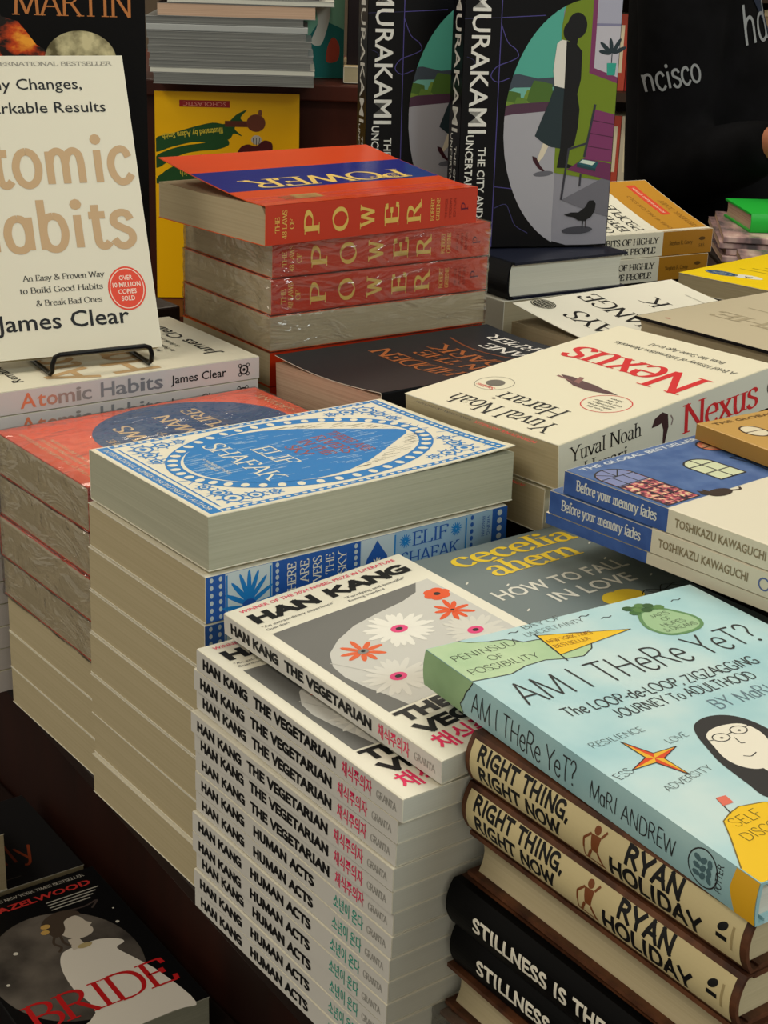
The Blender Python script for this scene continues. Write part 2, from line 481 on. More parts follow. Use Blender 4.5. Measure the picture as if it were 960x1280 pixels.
# ------------------------------------------------------------------ book makers (local frame: spine x=0, tail y=0, front cover up)
def paperback(name, W, H, T, cm, pm, front=None, spine=None, bend=None, ct=.0006, sm=None, sub=.006, inner=None, top=None):
    root = empty(name)
    mb = MB()
    bz = bend or (lambda x, y: 0)
    r = min(.0012, T / 4)
    nx = 14 if bend else 1
    ny = 12 if bend else 1
    P = [((W, 0), (0, -1))]
    P += [((r - r * math.sin(a), r - r * math.cos(a)), (-math.sin(a), -math.cos(a))) for a in (0, R(45), R(90))]
    P += [((r - r * math.cos(a), T - r + r * math.sin(a)), (-math.cos(a), math.sin(a))) for a in (0, R(45), R(90))]
    P += [((r + (W - r) * (k + 1) / nx, T), (0, 1)) for k in range(nx)]
    n = len(P)
    def v3(p, y):
        return (p[0], y, p[1] + (bz(max(p[0], 0), y) if p[1] > T * .6 else 0))
    V, F, FM = [], [], []
    for j in range(ny + 1):
        y = H * j / ny
        for (p, q) in P:
            V.append(v3(p, y)); V.append(v3((p[0] - q[0] * ct, p[1] - q[1] * ct), y))
    S = 2 * n
    outer, inn = [], []
    for j in range(ny):
        for i in range(n - 1):
            a = j * S + 2 * i
            outer.append((a, a + S, a + S + 2, a + 2))
            inn.append((a + 1, a + 3, a + S + 3, a + S + 1))
    edge = []
    for i in range(n - 1):
        edge.append((2 * i, 2 * i + 2, 2 * i + 3, 2 * i + 1))
        b = ny * S
        edge.append((b + 2 * i, b + 2 * i + 1, b + 2 * i + 3, b + 2 * i + 2))
    for j in range(ny):
        for i in (0, n - 1):
            a = j * S + 2 * i
            edge.append((a, a + 1, a + S + 1, a + S))
    mb.add(V, outer, cm)
    mb.v = mb.v[:]                                  # edges and inside share the same outline points
    mb.add(V, inn, inner or WHITE)
    mb.add(V, edge, inner or WHITE)
    if front:
        front(Art(mb, lambda x, y, l: (x, y, T + bz(x, y) + l), sub if bend else 0))
    if spine:
        if sm:
            Art(mb, lambda X, Y, l: (-l, H - X, Y)).rect(.0001, .0004, H - .0001, T - .0004, sm, -1)
        spine(Art(mb, lambda X, Y, l: (-l, H - X, Y)))
    mb.obj('cover', root)
    pb = MB()
    e = .0004
    if top:
        top(pb, ct, e)
    else:
        pb.box((ct, e, ct), (W - e, H - e, T - ct), pm)
    pb.obj('page_block', root)
    return root

def hardcover(name, W, H, T, cm, pm, front=None, spine=None, sm=None, bulge=.003, b=.0026, over=.003, bm=None, concave=.003):
    root = empty(name)
    bm = bm or cm
    for nm, z0, z1 in (('back_board', 0, b), ('front_board', T - b, T)):
        mb = MB()
        mb.box((.0045, 0, z0), (W, H, z1), bm)
        if nm == 'front_board' and front:
            front(Art(mb, lambda x, y, l: (x, y, T + l)))
        mb.obj(nm, root)
    sp = MB()
    bul = lambda Y: bulge * (1 - ((Y - T / 2) / (T / 2)) ** 2)
    n = 12
    knots = [bul(T * k / n) for k in range(n + 1)]
    def flat(Y):
        q = min(max(Y / T, 0), 1) * n
        k = min(int(q), n - 1)
        return knots[k] + (knots[k + 1] - knots[k]) * (q - k)
    V, F = [], []
    prof = [(-bul(T * k / n), T * k / n) for k in range(n + 1)]
    inn = [(p[0] + .0018, min(max(p[1], .0012), T - .0012)) for p in prof]
    prof = [(.0048, 0)] + prof + [(.0048, T)]
    inn = [(.0048, .0015)] + inn + [(.0048, T - .0015)]
    m = len(prof)
    for y in (0, H):
        V += [(p[0], y, p[1]) for p in prof] + [(p[0], y, p[1]) for p in inn]
    for i in range(m - 1):
        F += [(i, 2 * m + i, 2 * m + i + 1, i + 1), (m + i, m + i + 1, 3 * m + i + 1, 3 * m + i), (i, i + 1, m + i + 1, m + i), (2 * m + i, 3 * m + i, 3 * m + i + 1, 2 * m + i + 1)]
    F += [(0, m, 3 * m, 2 * m), (m - 1, 3 * m - 1, 4 * m - 1, 2 * m - 1)][:1]
    sp.add(V, F, sm or cm)
    if spine:
        spine(Art(sp, lambda X, Y, l: (-flat(Y) - l - .00012, H - X, Y), .0022))
    sp.obj('spine', root)
    pb = MB()
    k = 8
    V, F = [], []
    for y in (over, H - over):
        for i in range(k + 1):
            z = b + (T - 2 * b) * i / k
            V += [(.002, y, z), (W - over - concave * math.sin(math.pi * i / k), y, z)]
    q = 2 * (k + 1)
    for i in range(k):
        F += [(2 * i, 2 * i + 1, 2 * i + 3, 2 * i + 2), (q + 2 * i, q + 2 * i + 2, q + 2 * i + 3, q + 2 * i + 1),
              (2 * i + 1, q + 2 * i + 1, q + 2 * i + 3, 2 * i + 3), (2 * i, 2 * i + 2, q + 2 * i + 2, q + 2 * i)]
    F += [(0, q, q + 1, 1), (2 * k, 2 * k + 1, q + 2 * k + 1, q + 2 * k)]
    pb.add(V, F, pm)
    pb.obj('page_block', root)
    return root

def add_film(root, W, H, T, seed=1, g=.0009):
    rnd = random.Random(seed)
    bm = bmesh.new()
    bmesh.ops.create_cube(bm, size=1)
    bmesh.ops.scale(bm, vec=(W + 2 * g, H + 2 * g, T + 2 * g * .6), verts=bm.verts)
    bmesh.ops.subdivide_edges(bm, edges=bm.edges, cuts=9, use_grid_fill=True)
    for v in bm.verts:
        v.co += Vector((rnd.uniform(-1, 1), rnd.uniform(-1, 1), rnd.uniform(-.3, .3))) * .0005
    bmesh.ops.translate(bm, vec=(W / 2, H / 2, T / 2), verts=bm.verts)
    me = bpy.data.meshes.new('shrink_wrap')
    bm.to_mesh(me); bm.free()
    for p in me.polygons: p.use_smooth = True
    me.materials.append(FILM)
    o = bpy.data.objects.new('shrink_wrap', me)
    COL.objects.link(o); o.parent = root
    o['label'] = 'clear crinkled plastic film'
    return o

# place a book by the near corner of its top face; kind says which way it is turned
def place(o, near, yaw, lu, lv, T, kind, tu=0, tv=0):
    a = R(yaw)
    w = Vector((0, 0, 1))
    u = Vector((math.cos(a), math.sin(a), 0)) + math.tan(R(tu)) * w
    v = Vector((-math.sin(a), math.cos(a), 0)) + math.tan(R(tv)) * w
    u.normalize(); v.normalize()
    w = u.cross(v).normalized()
    v = w.cross(u).normalized()
    near = Vector(near)
    if kind == 'V': O, x, y = near, u, v                       # spine on the left-hand near face, tail near
    elif kind == 'N': O, x, y = near + lu * u, v, -u           # spine on the right-hand near face, head left
    elif kind == 'F': O, x, y = near + lv * v, -v, u           # fore edge on the right-hand near face
    elif kind == 'B': O, x, y = near + lu * u + lv * v, -u, -v # fore edge on the left-hand near face
    O = O - w * T
    o.matrix_world = Matrix(((x.x, y.x, w.x, O.x), (x.y, y.y, w.y, O.y), (x.z, y.z, w.z, O.z), (0, 0, 0, 1)))
def stand(o, br, yaw, lean, W, T):
    a, b = R(yaw), R(lean)
    x = Vector((math.cos(a), math.sin(a), 0)); bk = Vector((-math.sin(a), math.cos(a), 0))
    y = math.cos(b) * Vector((0, 0, 1)) + math.sin(b) * bk
    w = x.cross(y)
    O = Vector(br) - W * x - T * w
    o.matrix_world = Matrix(((x.x, y.x, w.x, O.x), (x.y, y.y, w.y, O.y), (x.z, y.z, w.z, O.z), (0, 0, 0, 1)))

# ------------------------------------------------------------------ room
def struct(name, a, b, m):
    mb = MB(); mb.box(a, b, m); return tag(mb.obj(name), None, None, kind='structure')
struct('floor', (-4, -2, -.05), (5, 7, 0), CARPET)
struct('wall_back', (-4, 6.2, 0), (5, 6.3, 3.2), WALLM)
struct('ceiling', (-4, -2, 3.1), (5, 7, 3.2), mat('b9b2a4', .9))

YAW = 38
def uvbox(root, name, u0, u1, v0, v1, z0, z1, m, bevel=.002):
    mb = MB(); mb.box((u0, v0, z0), (u1, v1, z1), m)
    return mb.obj(name, root, bevel=bevel)
def uvw(u, v):
    return (u * math.cos(R(YAW)) - v * math.sin(R(YAW)), u * math.sin(R(YAW)) + v * math.cos(R(YAW)))
def prism(mb, P, z0, z1, m):
    n = len(P)
    mb.add([(p[0], p[1], z) for z in (z0, z1) for p in P], [tuple(range(n))[::-1], tuple(range(n, 2 * n))] + [(i, (i + 1) % n, n + (i + 1) % n, n + i) for i in range(n)], m)
t = empty('display_table')
tag(t, 'dark brown display table under all the book piles', 'table')
mb = MB(); prism(mb, [uvw(.352, -.25), uvw(1.35, -.25), (1.218, 1.78), (-.25, 1.78), uvw(.472, 1.40)], .786, .7995, WOOD); mb.obj('table_top', t, bevel=.002)
mb = MB(); prism(mb, [uvw(.497, -.23), uvw(1.33, -.23), (1.19, 1.75), (-.22, 1.75), uvw(.497, 1.4)], 0, .7855, noise_mat('table_wood', '1e0c07', '33150c', (6, 1, .6), 4, 5, .5, .05)); mb.obj('table_base', t)
t = empty('low_plinth'); t.rotation_euler = (0, 0, R(YAW))
tag(t, 'low black-brown plinth holding the books below the table edge', 'plinth')
uvbox(t, 'plinth_top', .05, .495, -.2, 1.38, .59, .6195, WOOD)
uvbox(t, 'plinth_body', .09, .48, -.17, 1.35, 0, .589, WOOD)
# raised blocks that carry the rear piles
def riser(x0, x1, y0, y1, z0, z1, label, m=WOOD, rot=YAW, name='display_block'):
    mb = MB(); mb.box((x0, y0, z0), (x1, y1, z1), m)
    o = mb.obj(name, bevel=.002); o.rotation_euler = (0, 0, R(rot))
    return tag(o, label, 'display block')
Z0 = .80
riser(.70, .79, .48, .64, Z0, 1.0285, 'dark block under the blue and white paperbacks')
riser(.72, .90, .72, .82, Z0, .9955, 'dark block under the white paperback with red lettering')
riser(.73, .89, .885, .995, Z0, 1.0, 'dark block under the black paperback with the pinkish page edges')
riser(.70, .90, 1.065, 1.19, Z0, .981, 'dark block under the shrink-wrapped orange pile')
riser(.57, .655, .53, .68, Z0, .9815, 'dark block under the grey-blue paperback with yellow lettering')
riser(1.0, 1.18, .94, 1.05, Z0, 1.0105, 'dark block under the white paperback with the lifted cover')
riser(1.05, 1.185, 1.15, 1.33, Z0, .996, 'dark block under the thick black hardcover')
riser(1.03, 1.2, .79, .92, Z0, 1.0405, 'dark block under the beige hardcover')
riser(1.25, 1.42, 1.0, 1.1, Z0, 1.009, 'dark block under the bright yellow paperback')
riser(.54, .70, 1.21, 1.40, Z0, 1.0485, 'dark block behind the bookstand carrying the black fantasy paperback')
riser(.29, .42, 1.84, 2.06, 0, .9905, 'dark block under the white and gold paperbacks', rot=0)
riser(.435, .95, 1.80, 2.3, 0, .9810, 'dark block under the pinkish magazines', rot=0)
# brown wooden unit at the back
t = empty('wooden_shelf_unit'); t.location = (0, 0, 0)
tag(t, 'reddish brown wooden unit behind the orange pile, grey picture books on top', 'shelf unit')
a = R(4)
mb = MB(); mb.box((-.62, 1.965, 0), (.06, 2.45, 1.178), WOODRED); o = mb.obj('carcass', t)
mb = MB(); mb.box((-.63, 1.95, 1.179), (.065, 2.46, 1.199), WOODRED); mb.obj('top_board', t, bevel=.002)
mb = MB(); mb.box((-.45, 1.80, 0), (-.09, 1.95, .938), WOODRED); mb.obj('ledge', t)

# ------------------------------------------------------------------ white novels with black and pink lettering (front pile)
PINK = mat('e0305f'); INK = mat('121214'); TEAL = mat('2f9c88'); GREYI = mat('55555a')
SPW = mat('d2d0cb', .4)
def flower(A, x, y, r, petals, pc, cc, l, wd):
    for k in range(petals):
        a = 2 * math.pi * k / petals + random.uniform(-.12, .12)
        rr = r * random.uniform(.85, 1.1)
        A.ell(x + math.cos(a) * rr * .58, y + math.sin(a) * rr * .58, rr * .46, wd, pc, l + (k % 2), 10, a)
    A.ell(x, y, r * .27, r * .22, cc, l + 3, 14)
    A.ell(x, y, r * .11, r * .09, INK, l + 4, 10)
def veg_front(A):
    W, H = .129, .198
    A.text('WINNER OF THE 2024 NOBEL PRIZE IN LITERATURE', .008, .1915, .0032, PINK, w=.113, off=.006)
    A.text('HAN KANG', .008, .1745, .0125, INK, w=.113, font='heavy', thick=.25, track=.06)
    A.text('"An extraordinary experience"', .008, .1685, .0024, GREYI, w=.05)
    A.text('Guardian', .008, .1645, .0022, GREYI, w=.015)
    A.text('"Terrifying and beautiful"', .066, .1685, .0024, GREYI, w=.045)
    A.text('Evening Standard', .066, .1645, .0022, GREYI, w=.026)
    A.rect(.008, .052, .121, .160, mat('6c6c6a'), 0)
    body = [(.121, .160), (.112, .160), (.104, .150), (.09, .1455), (.07, .143), (.05, .139), (.033, .131), (.02, .121), (.013, .108), (.0115, .095), (.014, .080), (.018, .066), (.021, .052), (.121, .052)]
    A.poly(body, mat('c9c8c3'), 1)
    A.line([(.014, .112), (.022, .098), (.03, .083), (.045, .07)], .0008, mat('b5b4af'), 2, True)
    DW = mat('e9e7df')
    flower(A, .068, .120, .020, 22, DW, mat('e2417f'), 3, .0022)
    flower(A, .0345, .078, .019, 20, mat('d8d6cf'), mat('e2417f'), 3, .002)
    flower(A, .101, .092, .019, 20, mat('d6d4cc'), mat('e2417f'), 3, .002)
    OR = mat('e2521c')
    for k in range(6):
        A.ell(.1125 + .0045 * math.cos(k * 1.05), .1405 + .0042 * math.sin(k * 1.05), .0044, .0036, OR, 3 + k % 2, 12)
    A.ell(.1125, .1405, .0022, .002, INK, 6, 10)
    flower(A, .1065, .119, .0125, 9, OR, OR, 3, .0017)
    flower(A, .036, .1115, .0125, 9, mat('e0602f'), mat('8a8580'), 3, .0017)
    A.text('THE', .008, .0385, .0115, INK, w=.034, font='heavy', thick=.25, track=.06)
    A.text('VEGETARIAN', .008, .0235, .0115, INK, w=.112, font='heavy', thick=.25, track=.06)
    A.text('\ucc44\uc2dd\uc8fc\uc758\uc790', .008, .0075, .0115, PINK, w=.062, off=.02)
def nov_spine(second):
    def f(A):
        y = .0036
        A.text('HAN KANG', .0075, y, .0068, INK, w=.049, font='heavy', thick=.24, track=.06)
        if second:
            A.text('HUMAN ACTS', .0665, y, .0068, INK, w=.062, font='heavy', thick=.24, track=.06)
            A.text('\uc18c\ub144\uc774 \uc628\ub2e4', .147, y, .0064, TEAL, w=.027, off=.01)
        else:
            A.text('THE VEGETARIAN', .0625, y, .0068, INK, w=.080, font='heavy', thick=.24, track=.06)
            A.text('\ucc44\uc2dd\uc8fc\uc758\uc790', .1475, y, .0064, PINK, w=.026, off=.01)
        A.text('GRANTA', .1775, y + .001, .0042, mat('8d8b86'), w=.0165, font='serif', thick=.1, thin=.05)
    return f
VW, VH, VT = .129, .1986, .0136
veg = paperback('paperback_book', VW, VH, VT, WHITE, PG_WHITE, veg_front, nov_spine(False), sm=SPW)
hum = paperback('paperback_book', VW, VH, VT, WHITE, PG_WHITE, None, nov_spine(True), sm=SPW)
ordn = ['topmost', 'second', 'third', 'fourth', 'fifth', 'sixth', 'seventh', 'eighth', 'ninth', 'tenth', 'eleventh', 'twelfth', 'thirteenth', 'fourteenth']
place(veg, (.0322, .6570, .9965), 38.3, VW, VH, VT, 'V', 3.9, 1.2)
tag(veg, 'white novel with daisies on a grey cover, lying askew on top of the front pile', 'book', 'white novels in the front pile')
rj = random.Random(3)
offs = [0, -.004, -.0055, -.0052, -.006, -.0068, -.0068, -.0074, -.0078, -.0082, -.0086, -.009, -.0095]
z = .9817
for i in range(13):
    src = veg if i < 6 else hum
    o = hum if i == 6 else copy_tree(src)
    T = .01396
    a = R(37.05)
    # offset along the spine (towards the tail) and across
    dv, du = -offs[i] * .9, rj.uniform(-.0012, .0012)
    p = (.0144 - math.sin(a) * dv + math.cos(a) * du, .6454 + math.cos(a) * dv + math.sin(a) * du, z)
    place(o, p, 37.05 + rj.uniform(-.5, .5), VW, VH, VT, 'V')
    z -= T
    if i == 0:
        lb = 'white novel whose cover is half hidden under the askew book atop the front pile'
    elif i < 6:
        lb = 'white novel with black and pink spine lettering, %s from the top of the front pile' % ordn[i + 1]
    else:
        lb = 'white novel with black and teal spine lettering, %s from the top of the front pile' % ordn[i + 1]
    tag(o, lb, 'book', 'white novels in the front pile')

# ------------------------------------------------------------------ blue and cream patterned paperbacks (left of the front pile)
BL = mat('1f7cc4', .4); BLD = mat('2457a6', .45); BC = mat('e6e1cf', .4)
def elif_front(A):
    W, H = .1521, .234
    A.rect(.0015, .0015, W - .0015, H - .0015, BC, 0)
    A.rect(.003, .0035, W - .003, .0115, BL, 1)
    A.text('INTERNATIONAL NUMBER ONE BESTSELLING AUTHOR', .009, .0055, .0036, BC, w=.134, l=3)
    A.rect(.003, H - .0105, W - .003, H - .0035, BL, 1)
    for k in range(26):
        A.ell(.007 + k * .0055, H - .007, .0017, .0014, BC, 2, 8)
    for x0, x1 in ((.003, .0075), (W - .0075, W - .003)):
        A.rect(x0, .0125, x1, H - .0115, BL, 1)
        for k in range(34):
            A.ell((x0 + x1) / 2, .017 + k * .006, .0012, .0018, BC, 2, 8)
    A.line([(.011, .015), (W - .011, .015)], .0012, BL, 2)
    # corner scrolls and leaves
    for sx in (0, 1):
        for sy in (0, 1):
            X = lambda v: v if not sx else W - v
            Y = lambda v: v + .003 if not sy else H - v
            for (cx, cy, r) in ((.020, .026, .007), (.033, .024, .0055), (.018, .041, .0055), (.046, .0215, .0042), (.017, .054, .004)):
                A.ring(X(cx), Y(cy), r, r, .0016, BL, 2, 20)
                A.ell(X(cx), Y(cy), r * .38, r * .38, BL, 2, 10)
                for q in range(7):
                    A.ell(X(cx) + math.cos(q * .9) * r * 1.25, Y(cy) + math.sin(q * .9) * r * 1.25, r * .28, r * .13, BL, 2, 8, q * .9)
    rr = random.Random(5)
    for k in range(60):
        x, y = rr.uniform(.012, W - .012), rr.choice((rr.uniform(.2, .222), rr.uniform(.016, .03)))
        A.line([(x, y), (x + rr.uniform(-.003, .003), y + rr.uniform(.003, .008))], .0007, BL, 2)
    cx, cy, rx, ry = W / 2, .117, .0655, .0965
    A.ell(cx, cy, rx, ry, BL, 3, 56)
    N = 44
    for k in range(N):
        a = 2 * math.pi * k / N
        A.ell(cx + (rx - .0048) * math.cos(a), cy + (ry - .0048) * math.sin(a), .0036, .0027, BC, 4, 10, a)
    A.ell(cx, cy, rx - .010, ry - .010, BC, 5, 48)
    # the drop
    bx, by = rx - .013, ry - .013
    P = []
    for k in range(41):
        a = math.pi + math.pi * k / 40
        P.append((cx + bx * math.cos(a), .10 + (.10 - (cy - by)) * math.sin(a)))
    P += [(cx + bx * .96, .118), (cx + bx * .8, .140), (cx + bx * .5, .166), (cx + .006, .198), (cx, .2025), (cx - .006, .198), (cx - bx * .5, .166), (cx - bx * .8, .140), (cx - bx * .96, .118)]
    A.poly(P, BL, 6)
    for k in range(150):
        y = rr.uniform(.030, .175)
        half = bx * (math.sqrt(max(0, 1 - ((y - .10) / .068) ** 2)) if y < .10 else max(0, 1 - ((y - .10) / .104) ** 1.35))
        x = cx + rr.uniform(-half, half) * .92
        A.line([(x, y), (x, y + rr.uniform(.004, .016))], .00035, mat('b9d2e6'), 7)
    for k in range(70):
        sg = rr.choice((-1, 1)); y = rr.uniform(.125, .2)
        half0 = bx * max(0, 1 - ((y - .10) / .104) ** 1.35) + .004
        half1 = bx * math.sqrt(max(0, 1 - ((y - cy) / by) ** 2)) - .003
        if half1 > half0:
            x = cx + sg * rr.uniform(half0, half1)
            A.line([(x, y), (x, y + .009)], .0003, mat('5a5648'), 7)
    A.text('ELIF', cx, .088, .0150, BC, w=.040, font='serif', al='c', l=9, thick=.10, thin=.05)
    A.text('SHAFAK', cx, .064, .0150, BC, w=.084, font='serif', al='c', l=9, thick=.10, thin=.05)
    A.text('A MAGNIFICENT NOVEL', cx, .050, .0028, BC, w=.034, al='c', l=9)
    A.text('Mary Beard', cx, .0455, .0028, BC, w=.016, al='c', l=9)
    RB = mat('a3523f')
    for k, s in enumerate(('THERE ARE', 'RIVERS', 'IN THE', 'SKY')):
        A.text(s, cx, .150 - k * .0135, .0095, RB, font='serif', al='c', l=9, thick=.12, thin=.06, w=(.048, .042, .036, .024)[k])
def elif_spine(T):
    def f(A):
        H = .234
        LB = mat('b9c6cb')
        A.rect(.0005, .0006, H - .0005, T - .0006, mat('93b4cf'), 0)
        A.rect(.0005, .0006, .0135, T - .0006, BLD, 1)
        A.rect(.0135, .0006, .046, T - .0006, mat('c4d2d6'), 1)
        for k in range(6):
            A.ell(.004, .003 + k * (T - .006) / 5, .0012, .0016, LB, 2, 10)
            A.ell(.0102, .003 + k * (T - .006) / 5, .0012, .0016, LB, 2, 10)
        for k in range(9):
            a = R(10 + k * 20)
            A.ell(.030 + math.cos(a) * .0085, .003 + math.sin(a) * .015, .011, .0016, BL, 2, 12, a)
        A.ell(.030, .006, .005, .004, BLD, 3, 14)
        A.line([(.0145, .002), (.0145, T - .002)], .0011, BL, 3); A.line([(.0452, .002), (.0452, T - .002)], .0011, BL, 3)
        A.rect(.0465, .0006, .112, T - .0006, BLD, 1)
        for x in (.050, .1085):
            for k in range(7):
                A.ell(x, .003 + k * (T - .006) / 6, .0013, .0016, LB, 2, 10)
        for k, s in enumerate(('THERE', 'ARE', 'RIVERS', 'IN THE', 'SKY')):
            A.text(s, .0635 + k * .0094, T - .0035, .0062, BC, font='serif', rot=90, al='r', w=min(T - .007, .0053 * len(s)), l=3, thick=.12, thin=.06)
        A.rect(.1125, .0006, .139, T - .0006, mat('bccbd3'), 1)
        A.poly([(.1155, .009), (.118, .004), (.124, .002), (.131, .004), (.1345, .0095), (.133, .016), (.129, .0215), (.125, .0275), (.121, .0215), (.117, .016)], BLD, 2)
        for k in range(12):
            A.ell(.125 + math.cos(k * .524) * .003, .011 + math.sin(k * .524) * .003, .0022, .0006, BC, 3, 8, k * .524)
        A.line([(.1392, .002), (.1392, T - .002)], .0012, BL, 3)
        A.text('ELIF', .168, T - .0125, .0095, BLD, font='serif', al='c', w=.030, l=3, thick=.11, thin=.05)
        A.text('SHAFAK', .169, T - .0255, .0095, BLD, font='serif', al='c', w=.049, l=3, thick=.11, thin=.05)
        for x in (.1475, .1895):
            for k in range(14):
                A.ell(x + math.cos(k * .449) * .0026, T - .008 + math.sin(k * .449) * .0026, .0023, .0005, BL, 2, 8, k * .449)
        A.line([(.198, .002), (.198, T - .002)], .0012, BL, 3)
        for k in range(6):
            A.ell(.203, .003 + k * (T - .006) / 5, .0014, .0017, BLD, 2, 10)
        A.text('PENGUIN', .2115, T - .004, .0026, BLD, rot=-90, w=.014, l=3)
        A.text('VIKING', .216, T - .004, .0026, BLD, rot=-90, w=.014, l=3)
        A.rect(.2205, .0006, H - .0005, T - .0006, BLD, 1)
        for k in range(5):
            A.ell(.227, .004 + k * (T - .008) / 4, .0022, .0022, LB, 2, 10)
    return f
EW, EH, ET = .1521, .2354, .0344
g = 'blue and cream patterned paperbacks'
e1 = paperback('paperback_book', EW, EH, ET, CREAM, PG_GREY, elif_front, elif_spine(ET), bend=lambda x, y: .0045 * (x / EW) ** 3 * (y / EH) ** 4)
place(e1, (-.1016, .8280, 1.0544), 37.3, EH, EW, ET, 'F', -.1, -.7)
tag(e1, 'thick paperback with blue drop and cream patterned cover, fore edge out, atop its pile', 'book', g)
ET2 = .0303
e2 = paperback('paperback_book', EW, .233, ET2, BC, PG_CREAM, None, elif_spine(ET2), sm=BLD)
z = 1.0172
for i in range(7):
    o = e2 if i == 0 else copy_tree(e2)
    dx = rj.uniform(-.0007, .0007)
    tv = -.3
    place(o, (-.1036 - i * .0004 + dx, .8252 + dx - i * .0002, z), 37.3 + rj.uniform(-.15, .15), .233, EW, ET2, 'N', 0, tv)
    z -= .0311
    lb = 'patterned blue spine showing just under the fore edge of the topmost drop-cover book' if i == 0 else 'cream page edges, %s down in the pile of blue patterned paperbacks' % ordn[i + 1]
    tag(o, lb, 'book', g)

# ------------------------------------------------------------------ coral paperbacks in plastic (far left)
CORAL = mat('f2684c', .13, .5); CORALS = mat('b8271c', .3)
def law_front(A):
    W, H = .1462, .2261
    A.rect(.0004, .0004, W - .0004, H - .0004, CORAL, -1)
    A.ell(.0745, .098, .068, .079, mat('31588a', .13, .5), 0, 64)
    G = mat('e5c9a4', .25)
    for s, x, y, h, w in (('THE', .0745, .163, .0062, .017), ('LAWS', .0745, .1385, .0135, .066), ('OF', .0745, .1225, .0062, .012), ('HUMAN', .0745, .099, .0135, .084), ('NATURE', .0745, .073, .0135, .092)):
        A.text(s, x, y, h, G, w=w, font='serif', al='c', thick=.13, thin=.05)
    A.text('ROBERT GREENE', W / 2, .0075, .0062, G, w=.104, font='serif', al='c', track=.15)
    A.text('AUTHOR OF THE MILLION COPY BESTSELLER', W / 2, .2125, .0032, G, w=.112, font='serif', al='c')
    A.text('THE INTERNATIONAL BESTSELLER', W / 2, .2055, .0030, G, w=.075, font='serif', al='c')
    A.text('ON POWER AND PERSUASION', W / 2, .1995, .0030, G, w=.065, font='serif', al='c')
LW, LH, LT = .1462, .2261, .0318
law = paperback('paperback_book', LW, LH, LT, CORALS, PG_DIM, law_front, lambda A: A.text('THE LAWS OF HUMAN NATURE', .02, .011, .010, mat('e8d3b4'), w=.15, font='serif'), inner=mat('d24a36'))
add_film(law, LW, LH, LT, 11)
z = 1.0233
g = 'coral paperbacks sealed in plastic'
lbs = ['coral paperback with a large blue oval, sealed in plastic, atop the far pile',
       'plastic-wrapped tan pages directly under the coral cover with the blue oval',
       'plastic-wrapped paperback with a bright red cover edge jutting out, third in the coral pile',
       'lowest plastic-wrapped paperback of the coral pile, resting on plain white ones']
for i in range(4):
    o = law if i == 0 else copy_tree(law)
    a = R(37.9); du = -.0015 if i == 2 else 0
    if i == 2:
        place(o, (-.1966 + math.cos(a) * du, .955 + math.sin(a) * du, z), 37.9, LH, LW, LT, 'F')
    else:
        place(o, (-.1966, .955, z), 37.9 + rj.uniform(-.3, .3), LH, LW, LT, 'N')
    z -= .0325
    tag(o, lbs[i], 'book', g)
pw = paperback('paperback_book', .146, .226, .0305, CREAM, PG_CREAM)
for i in range(3):
    o = pw if i == 0 else copy_tree(pw)
    place(o, (-.1960, .9555, z), 37.9 + rj.uniform(-.4, .4), .226, .146, .0305, 'N')
    z -= .0308
    tag(o, ['plain cream paperback right under the coral plastic-wrapped ones', 'plain cream paperback in the middle of the three under the coral ones', 'plain cream paperback at the table edge at the foot of the coral pile'][i], 'book', 'plain cream paperbacks under the coral pile')

# ------------------------------------------------------------------ pale paperbacks with grey and orange lettering (left, with bookstand)
GOLD = mat('b99b6a', .35, .5, .35); GOLDL = mat('bd9d74', .4)
AW, AH, AT = .158, .241, .0184
def ah_front(A, W, H, k=1.0):
    A.rect(.0004, .0004, W - .0004, H - .0004, mat('dbd6c3', .4), -1)
    A.text('THE INTERNATIONAL BESTSELLER', W - .009, H * .967, .0031 * k, mat('8d8a80'), w=.118 * k, al='r', font='serif')
    A.text('Tiny Changes,', W - .0365 * k, H * .888, .0083 * k, INK, w=.082 * k, al='r', off=.006)
    A.text('Remarkable Results', W - .0195 * k, H * .810, .0083 * k, INK, w=.116 * k, al='r', off=.006)
    A.text('Atomic', W - .003 * k, H * .572, .0385 * k, GOLDL, w=.148 * k, al='r', font='hand', thick=.150, track=.035)
    A.text('Habits', W - .0085 * k, H * .356, .0385 * k, GOLDL, w=.140 * k, al='r', font='hand', thick=.150, track=.035)
    for s, y, x in (('An Easy & Proven Way', .254, .039), ('to Build Good Habits', .2135, .042), ('& Break Bad Ones', .170, .044)):
        A.text(s, W - x * k, H * y, .0044 * k, mat('35342f'), al='r', font='serif', w=len(s) * .0033 * k)
    cx, cy = W - .0225 * k, H * .208
    A.ell(cx, cy, .0155 * k, .0175 * k, mat('e0472f'), 3, 40)
    A.ring(cx, cy, .0142 * k, .0161 * k, .0007, mat('efd9c8'), 4)
    for i, s in enumerate(('OVER', '10 MILLION', 'COPIES', 'SOLD')):
        A.text(s, cx, cy + .0068 - i * .0055, .0036, mat('f3dfd0'), al='c', w=(.011, .023, .015, .011)[i], l=5, off=.015)
    A.text('James Clear', W - .024 * k, H * .092, .0125 * k, INK, w=.106 * k, al='r', off=.01)
